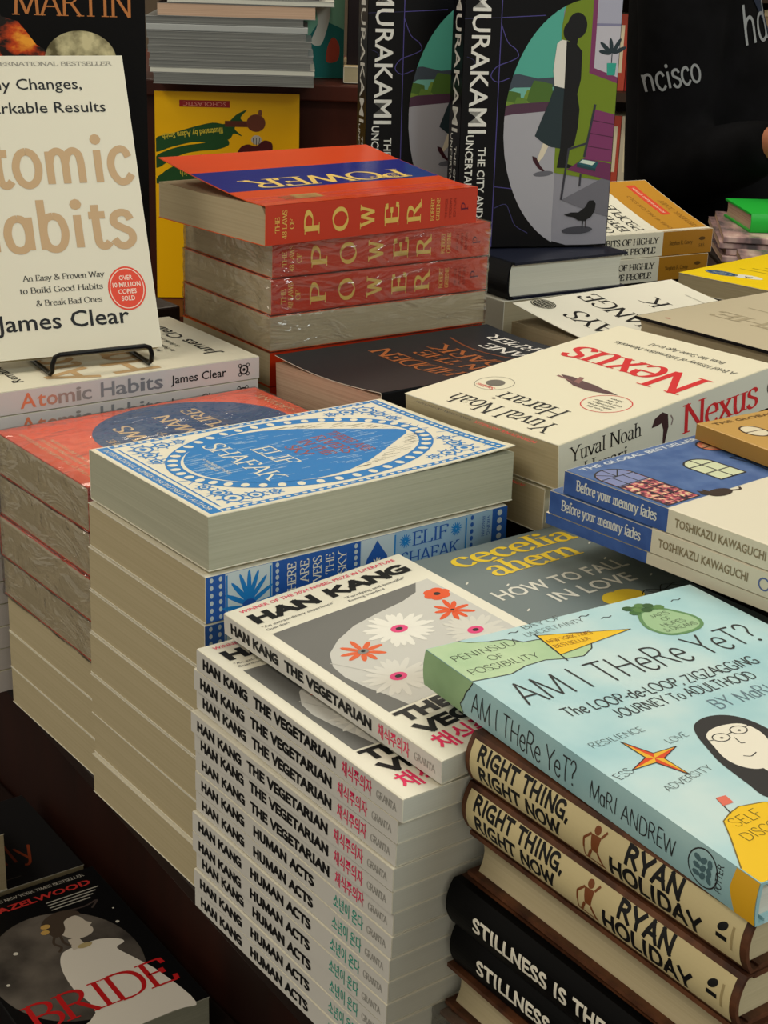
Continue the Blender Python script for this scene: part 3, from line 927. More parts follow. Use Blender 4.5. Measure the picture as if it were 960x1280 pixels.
def ah_spine(A):
    cols = ['e07f5d', 'd98566', 'c08a78', 'a58d86', '98908c', '8f8c8c', '8b8b8e', '86878c', '838489', '7f8086', '7b7c82', '787980']
    x = .034
    ws = [.0135, .0075, .0095, .0145, .0045, .009, .007, .0125, .0105, .0105, .0045, .0075, .0085]
    for i, ch in enumerate('Atomic Habits'):
        if ch != ' ':
            A.text(ch, x, .0040, .0112, mat(cols[min(i, 11)]), off=.012, w=ws[i] * .93)
        x += ws[i]
    A.text('James Clear', .160, .0060, .0066, INK, w=.050, off=.012)
    cx, cy = .2265, .0092
    A.ring(cx, cy, .0042, .0042, .0013, INK, 2, 16); A.ell(cx, cy, .0014, .0014, INK, 2, 10)
    for k in range(4):
        a = R(45 + 90 * k)
        A.ring(cx + math.cos(a) * .0052, cy + math.sin(a) * .0052, .0017, .0017, .0007, INK, 2, 12)
AHC = mat('e7e3d2', .35)
ah = paperback('paperback_book', AW, AH, AT, AHC, PG_CREAM, lambda A: ah_front(A, AW, AH, 1.02), ah_spine, sm=mat('cfc9c8', .4))
z = 1.0466
for i in range(13):
    o = ah if i == 0 else copy_tree(ah)
    d = .0 if i == 0 else rj.uniform(-.002, .002)
    place(o, (-.302 + d, .079 + 1.0 + d, z), 35.8 + (0 if i == 0 else rj.uniform(-.6, .6)), AH, AW, AT, 'N')
    z -= .0188
    if i == 0: tag(o, 'pale paperback lying flat under the wire bookstand, grey and orange spine lettering', 'book', 'pale paperbacks under the bookstand')
    elif i == 1: tag(o, 'pale paperback sandwiched under the grey-and-orange-lettered spine, behind the coral cover', 'book', 'pale paperbacks under the bookstand')
    else: tag(o, 'pale paperback low in the column behind the coral pile at the table edge', 'book', 'pale paperbacks low in the bookstand column')
SW, SH, ST = .155, .234, .018
asb = paperback('paperback_book', SW, SH, ST, AHC, PG_CREAM, lambda A: ah_front(A, SW, SH, 1.0), None)
stand(asb, (-.1827, 1.1995, 1.0575), 28, 21, SW, ST)
tag(asb, 'upright cream paperback with large gold lettering and red seal on a wire bookstand', 'book')
# bookstand
bs = empty('wire_bookstand'); bs.location = (-.2275, 1.172, 1.0468); bs.rotation_euler = (0, 0, R(31))
tag(bs, 'black wire bookstand holding up the cream paperback with gold lettering', 'bookstand')
mb = MB()
x0, x1 = -.045, .036
mb.tube([(x0, .10, .003), (x0, .02, .0022), (x0, -.012, .0022), (x0, -.0165, .005), (x0, -.018, .011), (x0 + .002, -.0185, .0165), (x0 + .006, -.0185, .0180), (x1 - .006, -.0185, .0180), (x1 - .002, -.0185, .0165), (x1, -.018, .011), (x1, -.0165, .005), (x1, -.012, .0022), (x1, .02, .0022), (x1, .10, .003)], .0019, WIRE, 10)
mb.obj('front_lip', bs, True)
mb = MB()
mb.tube([(x0, .099, .003), (x0, .082, .06), (x0, .0805, .12), (x0 + .006, .0815, .126), (x1 - .006, .0815, .126), (x1, .0805, .12), (x1, .082, .06), (x1, .099, .003)], .0019, WIRE, 10)
mb.obj('back_support', bs, True)

# black fantasy paperback behind
def fire_mat():
    m = noise_mat('flame_print', '120806', 'f0a030', (1, 1.6, 1), 42, 5, .4, 0, .44, .66, 'c2410e')
    return m
def gr_front(A):
    A.rect(.0004, .0004, .1396, .2996, mat('08080a', .4, .12), -1)
    A.poly([(0.001, .20), (.05, .20), (.054, .219), (.045, .224), (.036, .236), (.030, .243), (.016, .247), (.012, .258), (.012, .275), (.001, .28)], fire_mat(), 1)
    A.ell(.083, .212, .031, .0245, noise_mat('moon_print', '5c5538', 'cfc79c', (1, 1, 1), 60, 5, .5, 0, .38, .62), 2, 40)
    A.text('GEORGE R.R. MARTIN', .1295, .2485, .018, mat('b9743c', .3, .5, .5), w=.24, al='r', font='serif', thick=.11, thin=.035) if False else A.text('MARTIN', .1295, .2485, .021, mat('b9743c', .3, .5, .3), w=.104, al='r', font='serif', thick=.11, thin=.035)
    A.text('GEORGE R.R.', .1295, .279, .017, mat('b9743c', .3, .5, .3), w=.115, al='r', font='serif', thick=.11, thin=.035)
gr = paperback('paperback_book', .14, .30, .045, BLACK, PG_DIM, gr_front, None)
stand(gr, (-.2225, 1.40, 1.05), 10, 4, .14, .045)
tag(gr, 'black fantasy paperback with copper lettering, flames and a pale moon, standing at back', 'book')

# ------------------------------------------------------------------ orange paperbacks pile
OR = mat('cd3f04', .22, .5); ORS = mat('bb2e0e', .3, .4); BLU = mat('252a7c', .15, .5); YG = mat('d8b65c', .35)
PW, PH, PT = .152, .228, .0300
def pow_front(s=1):
    def f(A):
        W, H = PW * s, PH * s
        A.rect(.0004, .0004, W - .0004, H - .0004, OR, -1)
        A.rect(W * .33, .0006, W * .69, H - .0006, BLU, 0)
        A.text('POWER', W * .51, H * .12, W * .15, YG, w=H * .76, font='serif', rot=90, al='l')
        A.text('THE 48 LAWS OF', W * .41, H * .12, W * .05, YG, w=H * .2, font='serif', rot=90)
        A.text('ROBERT GREENE', W * .18, H * .70, W * .07, mat('8a5a30'), w=H * .16, font='serif', rot=90)
        A.rect(W * .12, H * .68, W * .2, H * .80, mat('9d7a3c'), 3)
    return f
def pow_spine(H, T):
    def f(A):
        k = H / .228
        A.rect(.0003, .0004, H - .0003, T - .0004, ORS, -1)
        for i, s in enumerate(('THE', '48 LAWS', 'OF')):
            A.text(s, (.0135 + i * .0072) * k, T * .5, .0045, YG, rot=90, al='c', w=min(.0042 * len(s), T * .72), font='serif')
        for i, ch in enumerate('POWER'):
            A.text(ch, (.0535, .0825, .111, .1375, .1625)[i] * k, T * .5, .0155, YG, rot=90, al='c', w=T * .62, font='serif', thick=.17, thin=.05)
        for i, s in enumerate(('ROBERT', 'GREENE')):
            A.text(s, (.1775 + i * .0065) * k, T * .5, .0040, YG, rot=90, al='c', w=T * .6, font='serif')
        for i, s in enumerate(('THE CONCISE', 'MODERN', 'EDITION')):
            A.text(s, (.1930 + i * .005) * k, T * .5, .0028, mat('7a1d12'), rot=90, al='c', w=T * .5)
        A.text('P', .2175 * k, T * .5, .0085, mat('5a1430'), rot=90, al='c', w=.007, font='serif')
    return f
s1 = .234 / .228
W1, H1_ = PW * s1, .234
def p1_top(pb, ct, e):
    # page block with a rounded spine shoulder
    T = .0325
    P = [(.0006, ct), (W1 - e, ct), (W1 - e, T - ct - .001), (W1 * .5, T - ct - .002), (.03, T - ct - .0005), (.008, T - ct), (.004, T - .0035), (.0012, T - .008)]
    n = len(P)
    V = [(p[0], y, p[1]) for y in (e, H1_ - e) for p in P]
    pb.add(V, [tuple(range(n)), tuple(range(2 * n - 1, n - 1, -1))] + [(i, (i + 1) % n, n + (i + 1) % n, n + i) for i in range(n)], PG_DIM)
p1 = paperback('paperback_book', W1, H1_, .0325, ORS, PG_DIM, pow_front(s1), pow_spine(H1_, .0325), bend=lambda x, y: .019 * max(0, (x / W1 - .12) / .88) ** 1.25, top=p1_top, inner=mat('d9581c'))
place(p1, (-.1023, 1.2257, 1.1684), 41.3, H1_, W1, .0325, 'N', -.5, 0)
g = 'orange paperbacks with gold lettering'
tag(p1, 'glossy orange paperback with lifted cover and blue band, loose atop the orange pile', 'book', g)
pp = paperback('paperback_book', PW, PH, PT, ORS, PG_DIM, pow_front(), pow_spine(PH, PT), inner=mat('d9581c'))
place(pp, (-.0987, 1.2525, 1.1345), 35.7, PH, PW, PT, 'N')
tag(pp, 'lower orange paperback half hidden behind the black cover, foot of the orange pile', 'book', g)
pf = copy_tree(pp)
add_film(pf, PW, PH, PT, 4)
lab = {0: 'plastic-wrapped orange spine with gold letters, upper of the two sealed ones', 1: 'plastic-wrapped orange spine with gold letters, lower of the two sealed ones', 2: 'plastic-wrapped book with grey page edges facing out, under the sealed orange spines'}
z = 1.1345
for i in range(3):
    o = pf if i == 0 else copy_tree(pf)
    dx = (0, -.0006, -.001)[i]
    place(o, (-.0987 + dx, 1.2525 + dx * 3, z), 35.7, PH, PW, PT, 'F' if i == 2 else 'N')
    z -= .0308
    tag(o, lab[i], 'book', g)
place(pp, (-.1000, 1.2500, z), 36.2, PH, PW, PT, 'N')
o = copy_tree(pp); place(o, (-.1000, 1.2500, z - .0303), 36.2, PH, PW, PT, 'N')
tag(o, 'orange paperback at the very bottom, behind the black crime paperback', 'book', g)

# black crime paperback lying before the orange pile
DW_, DH, DT = .150, .226, .034
def d_front(A):
    A.rect(.0004, .0004, DW_ - .0004, DH - .0004, mat('191b22', .4, .2), -1)
    CO = mat('a05a2c', .35)
    A.text('HIDDEN', .018, .128, .020, CO, w=.11, font='serif')
    A.text('IN THE', .018, .101, .016, CO, w=.09, font='serif')
    A.text('DARK', .018, .075, .020, CO, w=.10, font='serif')
    A.text('JANE', .03, .038, .015, mat('d8d5d0'), w=.07, font='serif')
    A.text('HARPER', .022, .014, .015, mat('d8d5d0'), w=.10, font='serif')
    A.line([(.03, .06), (.09, .064), (.13, .058)], .002, mat('7a3f1e'), 2, True)
d = paperback('paperback_book', DW_, DH, DT, mat('0d0e12', .45, .12), PG_PINK, d_front, lambda A: A.text('JANE HARPER', .08, .012, .012, mat('c9a040'), w=.08, font='serif'), bend=lambda x, y: .003 * (1 - math.sin(math.pi * min(1, x / DW_))) + .003 * (x / DW_) ** 3)
place(d, (-.005, 1.1080, 1.0485), 36.5, DH, DW_, DT, 'N', 0, -3.2)
tag(d, 'black paperback with copper lettering and pinkish page edges before the orange pile', 'book')

# ------------------------------------------------------------------ grey-blue paperback with yellow lettering
CW, CH, CT = .130, .196, .020
def c_front(A):
    A.rect(.0004, .0004, CW - .0004, CH - .0004, mat('717d7f', .45), -1)
    Y = mat('e6c637')
    A.text('cecelia', .0215, .1715, .0200, Y, w=.102, font='serif', thick=.15, thin=.055)
    A.text('ahern', .033, .1490, .0205, Y, w=.074, font='serif', thick=.15, thin=.055)
    WT = mat('dcdad0')
    A.text('HOW TO FALL', .012, .1185, .0125, WT, w=.106, off=.012)
    A.text('IN LOVE', .040, .0990, .0125, WT, w=.066, off=.012)
    for sx in (-1, 1):
        A.ell(.078 + sx * .0062, .0855, .0098, .0072, Y, 3, 18, sx * -.5)
    A.poly([(.0665, .083), (.0895, .083), (.078, .071)], Y, 3)
    A.line([(.090, .080), (.098, .0845), (.108, .079), (.120, .083), (.128, .079)], .0006, INK, 3, True)
    A.line([(.096, .083), (.102, .077), (.112, .085), (.122, .077)], .0006, INK, 3, True)
    for x, y in ((.01, .15), (.016, .10), (.03, .135), (.112, .135), (.122, .16), (.118, .1), (.05, .08), (.03, .075)):
        A.ell(x, y, .0022, .0007, WT, 3, 8, .6)
c = paperback('paperback_book', CW, CH, CT, mat('5f6e77', .4), PG_WHITE, c_front, lambda A: A.text('cecelia ahern', .02, .006, .008, mat('e6c637'), w=.07, font='serif'))
place(c, (.1345, .7375, 1.0030), 37.0, CW, CH, CT, 'V')
tag(c, 'grey-blue paperback with big yellow lower-case author lettering, between front pile and blue books', 'book')

# ------------------------------------------------------------------ handwritten sky-blue hardcover on the hide-coloured pile
HB = mat('2b2a2c')
SKY = noise_mat('watercolour_blue', '9cc9d3', 'c9dfe0', (1, 1, 1), 18, 3, .35, 0, .3, .7, 'b3d6dc')
SKYS = noise_mat('watercolour_spine', '8fb9c1', 'a9ccd0', (1, 1, 1), 18, 3, .35)
GRN = noise_mat('watercolour_green', 'a5c79c', 'bdd6ad', (1, 1, 1), 25, 3, .4)
GRNS = noise_mat('watercolour_green_spine', '7fa076', '94b588', (1, 1, 1), 25, 3, .4)
YEL = mat('efc21f', .4)
AMW, AMH, AMT = .1814, .2386, .0202
def am_front(A):
    A.rect(.0, .0004, AMW - .0004, AMH - .0004, SKY, -1)
    gp = [(.0, .2382), (.0, .197), (.010, .1958), (.022, .1945), (.034, .1985), (.047, .1992), (.057, .1955), (.0675, .1936), (.077, .199), (.083, .207), (.088, .2155), (.078, .219), (.066, .2175), (.058, .2205), (.050, .2215), (.043, .2285), (.034, .2305), (.024, .2345), (.020, .2382)]
    A.poly(gp, GRN, 0)
    A.line(gp[1:], .0007, HB, 2)
    h = dict(font='hand', thick=.055, jit=.03)
    A.text('PENINSULA', .0055, .2190, .0058, HB, w=.044, rot=3, **h)
    A.text('OF', .022, .2115, .0050, HB, w=.009, **h)
    A.text('POSSIBILITY', .0045, .2025, .0058, HB, w=.043, rot=1, **h)
    A.text('BAY OF', .060, .2335, .0046, HB, w=.026, rot=4, **h)
    A.text('UNCERTAINTY', .0555, .2255, .0044, HB, w=.040, rot=2, **h)
    A.poly([(.0602, .2246), (.0571, .2002), (.1107, .2075), (.0870, .2130)][:3], YEL, 3)
    A.line([(.0606, .2262), (.0566, .193)], .0009, HB, 4)
    A.line([(.0602, .2246), (.1107, .2075), (.0571, .2002)], .0005, HB, 4)
    A.text('NEW YORK TIMES', .0610, .2140, .0036, mat('8a4a1c'), w=.028, rot=-3, l=5, font='hand', thick=.1)
    A.text('BESTSELLER', .0605, .2075, .0036, mat('8a4a1c'), w=.023, rot=-1, l=5, font='hand', thick=.1)
    jar = [(.122, .196), (.128, .191), (.141, .1905), (.150, .195), (.1525, .204), (.148, .214), (.142, .221), (.130, .2215), (.124, .215), (.120, .205)]
    A.line(jar, .0022, mat('5f8a5a'), 3, True, True); A.poly(jar, mat('9dbf94'), 2)
    for k in range(9):
        A.ell(.1265 + (k % 5) * .0042, .2225 + (k // 5) * .004 + (k % 2) * .002, .0035, .003, mat(('3f6b36', '567f44', '33592e')[k % 3]), 5, 10)
    for i, s in enumerate(('JARS', 'OF', 'HOPES', '& DREAMS')):
        A.text(s, .1365, .2125 - i * .0058, .0040, HB, al='c', l=6, w=(.013, .006, .016, .022)[i], **h)
    A.text('AM I THeRe YeT?', .0095, .1640, .0215, HB, w=.158, l=5, font='hand', thick=.062, jit=.035)
    A.text('The LOOP-de-LOOP, ZIGZAGGING', .0195, .1445, .0082, HB, w=.124, l=5, font='hand', thick=.095, jit=.04)
    A.text('JOURNEY To ADULTHOOD', .0400, .1325, .0080, HB, w=.090, l=5, font='hand', thick=.095, jit=.04)
    A.text('BY MaRI ANDREW', .0885, .1165, .0098, mat('6b7f8c'), w=.085, l=5, font='hand', thick=.075, jit=.04)
    # compass star
    cx, cy = .0290, .0955
    st = []
    for k in range(8):
        a = R(90 + 45 * k + 12); r = (.0195 if k in (0, 4) else .0165) if k % 2 == 0 else .0042
        st.append((cx + r * math.cos(a), cy + r * math.sin(a)))
    A.poly(st, mat('d9481f'), 3)
    for k in range(0, 8, 2):
        A.poly([(cx, cy), st[k], st[(k + 1) % 8]], mat('e9b32e'), 4)
    A.line(st, .0005, HB, 5, closed=True)
    A.text('RESILIENCE', .0105, .1155, .0045, HB, w=.032, rot=3, **h)
    A.text('LOVE', .0445, .1020, .0043, HB, w=.013, rot=8, **h)
    A.text('ADVERSITY', .0150, .0700, .0045, HB, w=.032, rot=10, **h)
    A.text('ESS', .0030, .0880, .0048, HB, w=.0105, rot=14, **h)
    # drawn woman
    hair = [(.075, .1135), (.066, .110), (.0605, .102), (.056, .090), (.0525, .079), (.051, .068), (.050, .058), (.0495, .046), (.062, .042), (.074, .046), (.090, .044), (.0935, .060), (.0945, .080), (.0945, .095), (.091, .106), (.084, .112)]
    A.poly(catmull(hair, True), HB, 3)
    face = [(.0635, .099), (.0600, .090), (.0570, .080), (.0580, .0715), (.0635, .0655), (.0715, .0660), (.0795, .0715), (.0865, .0815), (.0895, .092), (.0870, .1005), (.0785, .1035), (.0700, .1030)]
    A.poly(catmull(face, True), mat('e9e3d4'), 4)
    A.ring(.0690, .0950, .0048, .0038, .0006, HB, 6, 20); A.ring(.0815, .0965, .0048, .0038, .0006, HB, 6, 20)
    A.line([(.0738, .0958), (.0768, .0962)], .0006, HB, 6)
    A.line([(.0640, .0948), (.0610, .0955)], .0006, HB, 6); A.line([(.0863, .0970), (.0892, .0978)], .0006, HB, 6)
    for x, y in ((.069, .0946), (.0815, .0961)): A.ell(x, y, .0010, .0008, HB, 6, 8)
    A.line([(.0745, .0920), (.0735, .0865), (.0755, .0860)], .0005, HB, 6)
    A.line([(.0660, .0775), (.0690, .0755), (.0735, .0770)], .0006, HB, 6, True)
    A.poly([(.066, .066), (.074, .0675), (.075, .052), (.066, .052)], mat('e9e3d4'), 5)
    # hill of self discovery with flag
    hill = [(.0004, .0004), (.0004, .0115), (.006, .02), (.0125, .030), (.019, .041), (.026, .0445), (.033, .0465), (.045, .044), (.060, .036), (.075, .02), (.085, .0004)]
    A.poly(hill, YEL, 1); A.line(hill[1:], .0006, mat('7a6428'), 2)
    A.line([(.0262, .0440), (.0292, .056)], .0006, HB, 3)
    A.poly([(.0292, .0565), (.0275, .0500), (.0335, .0500), (.0345, .0560)], mat('e0705c'), 3)
    A.text('SELF', .0210, .0345, .0062, mat('6b5a24'), w=.017, rot=5, **h)
    A.text('DISCOVERY', .0175, .0245, .0058, mat('6b5a24'), w=.040, rot=5, **h)
    for x, y in ((.105, .225), (.095, .232), (.155, .225), (.048, .233)):
        A.line([(x, y), (x + .0025, y + .0012), (x + .005, y), (x + .0075, y + .001)], .0006, HB, 3, True)
def am_spine(A):
    T = AMT; H = AMH
    A.rect(.0002, .0002, H - .0002, T - .0002, SKYS, -1)
    A.poly([(.0003, .0002), (.036, .0002), (.034, .005), (.037, .009), (.0385, .013), (.041, .0165), (.0425, T - .0002), (.0003, T - .0002)], GRNS, 0)
    A.line([(.036, .0004), (.034, .005), (.037, .009), (.0385, .013), (.041, .0165), (.0425, T - .0004)], .0007, HB, 1)
    A.text('AM I THeRe YeT?', .0435, .0042, .0118, HB, w=.082, l=3, font='hand', thick=.07, jit=.03)
    A.text('MaRI ANDREW', .136, .0055, .0085, HB, w=.056, l=3, font='hand', thick=.075, jit=.03)
    A.ring(.2085, .0100, .0088, .0088, .0006, HB, 2, 30)
    for k in range(9):
        A.ell(.2085 + (k % 3 - 1) * .0036, .010 + (k // 3 - 1) * .0036, .0022, .0014, mat('4f6d75'), 3, 8, k)
    A.text('POTTER', .2195, .004, .0034, HB, w=.013, rot=90, l=3, font='hand', thick=.1)
    A.poly([(.2270, .0002), (.2240, .0105), (.2255, T - .0002), (H - .0003, T - .0002), (H - .0003, .0002)], mat('e3ad25'), 1)
am = hardcover('hardcover_book', AMW, AMH, AMT, SKY, PG_WHITE, am_front, am_spine, sm=SKYS, bulge=.0012)
place(am, (.1525, .5127, 1.0295), 32.6, AMW, AMH, AMT, 'V')
tag(am, 'pale sky-blue hardcover with hand-lettered title and drawn woman, front of the table', 'book')

HIDE = noise_mat('brown_leather_board', '3a2014', '6b4128', (1, 1, 1), 60, 5, .55, .3)
LABEL = mat('cfc093', .45)
RW, RH, RT_ = .132, .183, .0262
def rt_spine(A):
    T = RT_
    A.rect(.0035, .0022, RH - .0035, T - .0022, LABEL, 0)
    A.text('RIGHT THING,', .0090, .0148, .0088, INK, w=.066, l=2, font='heavy', thick=.20, track=.08)
    A.text('RIGHT NOW', .0105, .0042, .0088, INK, w=.060, l=2, font='heavy', thick=.20, track=.08)
    BR_ = mat('7c4524')
    A.text('RYAN', .1120, .0142, .0098, INK, w=.034, l=2, font='heavy', thick=.20, track=.08)
    A.text('HOLIDAY', .1030, .0036, .0098, INK, w=.056, l=2, font='heavy', thick=.20, track=.08)
    A.ell(.0935, .0205, .0020, .0022, BR_, 2, 12)
    A.poly([(.0905, .018), (.0968, .0185), (.0955, .010), (.0915, .010)], BR_, 2)
    A.line([(.0905, .018), (.0865, .014), (.0865, .009)], .0012, BR_, 2); A.line([(.0968, .0185), (.0990, .022)], .0012, BR_, 2)
    A.line([(.0915, .010), (.0885, .004)], .0015, BR_, 2); A.line([(.0955, .010), (.0985, .004)], .0015, BR_, 2)
    A.line([(.0865, .004), (.0995, .004)], .0009, BR_, 2); A.line([(.0865, .0145), (.0865, .004)], .0007, BR_, 2)
    A.ell(.1695, .0165, .0032, .0018, INK, 2, 12, .7); A.line([(.1665, .0115), (.1725, .0115)], .0022, INK, 2); A.line([(.1750, .008), (.1750, .019)], .0013, mat('a5946a'), 2)
rtb = hardcover('hardcover_book', RW, RH, RT_, HIDE, PG_CREAM, None, rt_spine, sm=HIDE, bulge=.0045, over=.004)
stb_ = hardcover('hardcover_book', RW, RH, RT_, HIDE, PG_CREAM, None, lambda A: A.text('STILLNESS IS THE KEY', .022, .0085, .0086, mat('e8e4d6'), w=.122, l=2, font='heavy', thick=.20, track=.08), sm=mat('060607', .5, .1), bulge=.0045, over=.004)
a = R(36.0)
z = 1.0086
def rtp(du, dv): return (.1551 + math.cos(a) * du - math.sin(a) * dv, .5190 + math.sin(a) * du + math.cos(a) * dv)
spec = [('r', 'V', 0, 0, 'brown leather-look hardcover with cream spine label, directly under the sky-blue book'),
        ('r', 'V', -.0005, .001, 'brown leather-look hardcover with cream spine label, second under the sky-blue book'),
        ('r', 'B', .001, .0, 'brown hardcover with cream fore edge out, between the labelled spines and black spines'),
        ('s', 'V', -.003, .004, 'black-spined hardcover with white capitals, upper of the two'),
        ('s', 'V', .0015, .004, 'black-spined hardcover with white capitals, lower of the two'),
        ('r', 'B', -.004, .007, 'brown hardcover with fore edge out, just under the lower black spine'),
        ('r', 'B', -.006, .006, 'brown hardcover in torn wrapping, lowest of the front right pile')]
ur = us = True
for k, kd, du, dv, lb in spec:
    if k == 'r': o = rtb if ur else copy_tree(rtb); ur = False
    else: o = stb_ if us else copy_tree(stb_); us = False
    x, y = rtp(du, dv)
    place(o, (x, y, z), 36.0 + rj.uniform(-.5, .5), RW, RH, RT_, kd)
    z -= .0283 if k == 'r' else .0272
    tag(o, lb, 'book', 'hardcovers under the sky-blue book')
    LAST = (o, z)
# lowest book of that pile rests on the table
m = LAST[0].matrix_world.copy()
add_film(LAST[0], RW, RH, RT_, 21, .003)

# ------------------------------------------------------------------ white paperbacks with red lettering
RED = mat('d3262c', .35); NC = mat('e9e3cc', .3)
NW, NH, NT = .1540, .2320, .0322
def pig(A, x, y, k, m, m2, l=2):
    """small upturned bird shape"""
    P = [(-.030, .004), (-.020, .0075), (-.008, .0105), (.006, .0095), (.018, .004), (.030, -.003), (.020, -.0045), (.008, -.0025), (-.004, -.0015), (-.014, .001), (-.022, .002)]
    A.poly([(x + a * k, y + b * k) for a, b in P], m, l)
    A.poly([(x + a * k, y + b * k) for a, b in ((.006, .004), (.012, -.008), (.016, -.0075), (.012, .003))], m2, l + 1)
    A.poly([(x + a * k, y + b * k) for a, b in ((.010, .004), (.030, .0015), (.030, -.001))], m2, l + 1)
def n_front(A):
    A.rect(.0006, .0004, NW - .0004, NH - .0004, NC, -1)
    A.text('INTERNATIONAL BESTSELLER', .0135, .2370, .0035, RED, w=.060, font='serif')
    A.text('SUPERBLY ORIGINAL AND PROVOCATIVE', .0765, .2370, .0028, INK, w=.058, font='serif')
    A.text('Yuval Noah', .0215, .2040, .0190, INK, w=.104, font='serif', thick=.1, thin=.035)
    A.text('Harari', .0385, .1790, .0190, INK, w=.063, font='serif', thick=.1, thin=.035)
    A.ring(.1225, .172, .0150, .0150, .0005, mat('77746a'), 2)
    A.ell(.1225, .171, .0075, .0070, mat('6a655e'), 3, 20)
    A.text('Sapiens', .1225, .1795, .0042, RED, al='c', font='serif', w=.018)
    A.ring(.0325, .150, .0185, .0185, .0008, RED, 2)
    for k in range(6):
        A.text(('From the', 'author of the', 'multi-million', 'copy bestseller', 'a new', 'history')[k], .0325, .1605 - k * .0044, .0028, INK, al='c', l=3)
    pig(A, .070, .1270, 1.05, mat('5a3d40'), mat('8a5f5c'))
    A.text('Nexus', .0085, .0620, .0400, RED, w=.130, font='serif', thick=.14, thin=.035)
    A.text('A Brief History of Information Networks', .0085, .0340, .0062, INK, w=.118, font='serif', thick=.1, thin=.05)
    A.text('from the Stone Age to AI', .0300, .0200, .0062, INK, w=.072, font='serif', thick=.1, thin=.05)
def n_spine(A):
    T = NT
    A.rect(.0003, .0004, NH - .0003, T - .0004, mat('dcdccf', .35), -1)
    A.text('Yuval Noah', .010, .0170, .0105, INK, w=.072, font='serif', thick=.1, thin=.04)
    A.text('Harari', .024, .0035, .0105, INK, w=.044, font='serif', thick=.1, thin=.04)
    A.poly([(.0925, .0195), (.0955, .0255), (.1035, .0285), (.1095, .0255), (.1105, .0160), (.1065, .0030), (.1045, .0030), (.1050, .0150), (.1030, .0205), (.0980, .0195)], mat('3d2226'), 2)
    A.line([(.1125, .0240), (.1150, .0205), (.1135, .0165)], .0012, mat('8a7a76'), 2)
    A.text('Nexus', .1255, .0060, .0215, RED, w=.0865, font='serif', thick=.13, thin=.04)
    for r in (.0062, .0045, .0028):
        A.ring(.2285, .0165, r, r, .0009, INK, 2, 20)
    A.text('FERN', .2385, .0165, .0026, INK, rot=90, al='c', w=.010)
    A.text('PRESS', .2425, .0165, .0026, INK, rot=90, al='c', w=.010)
nx = paperback('paperback_book', NW, NH, NT, NC, PG_CREAM, n_front, n_spine)
place(nx, (.1128, .9579, 1.0633), 40.9, NH, NW, NT, 'N', 4.9, -.6)
tag(nx, 'white paperback with huge red title and small bird, lying by the blue drop book', 'book', 'white paperbacks with red lettering')
o = copy_tree(nx); place(o, (.1075, .9690, 1.0285), 40, NH, NW, NT, 'N')
tag(o, 'white paperback mostly hidden under the one with the huge red title', 'book', 'white paperbacks with red lettering')

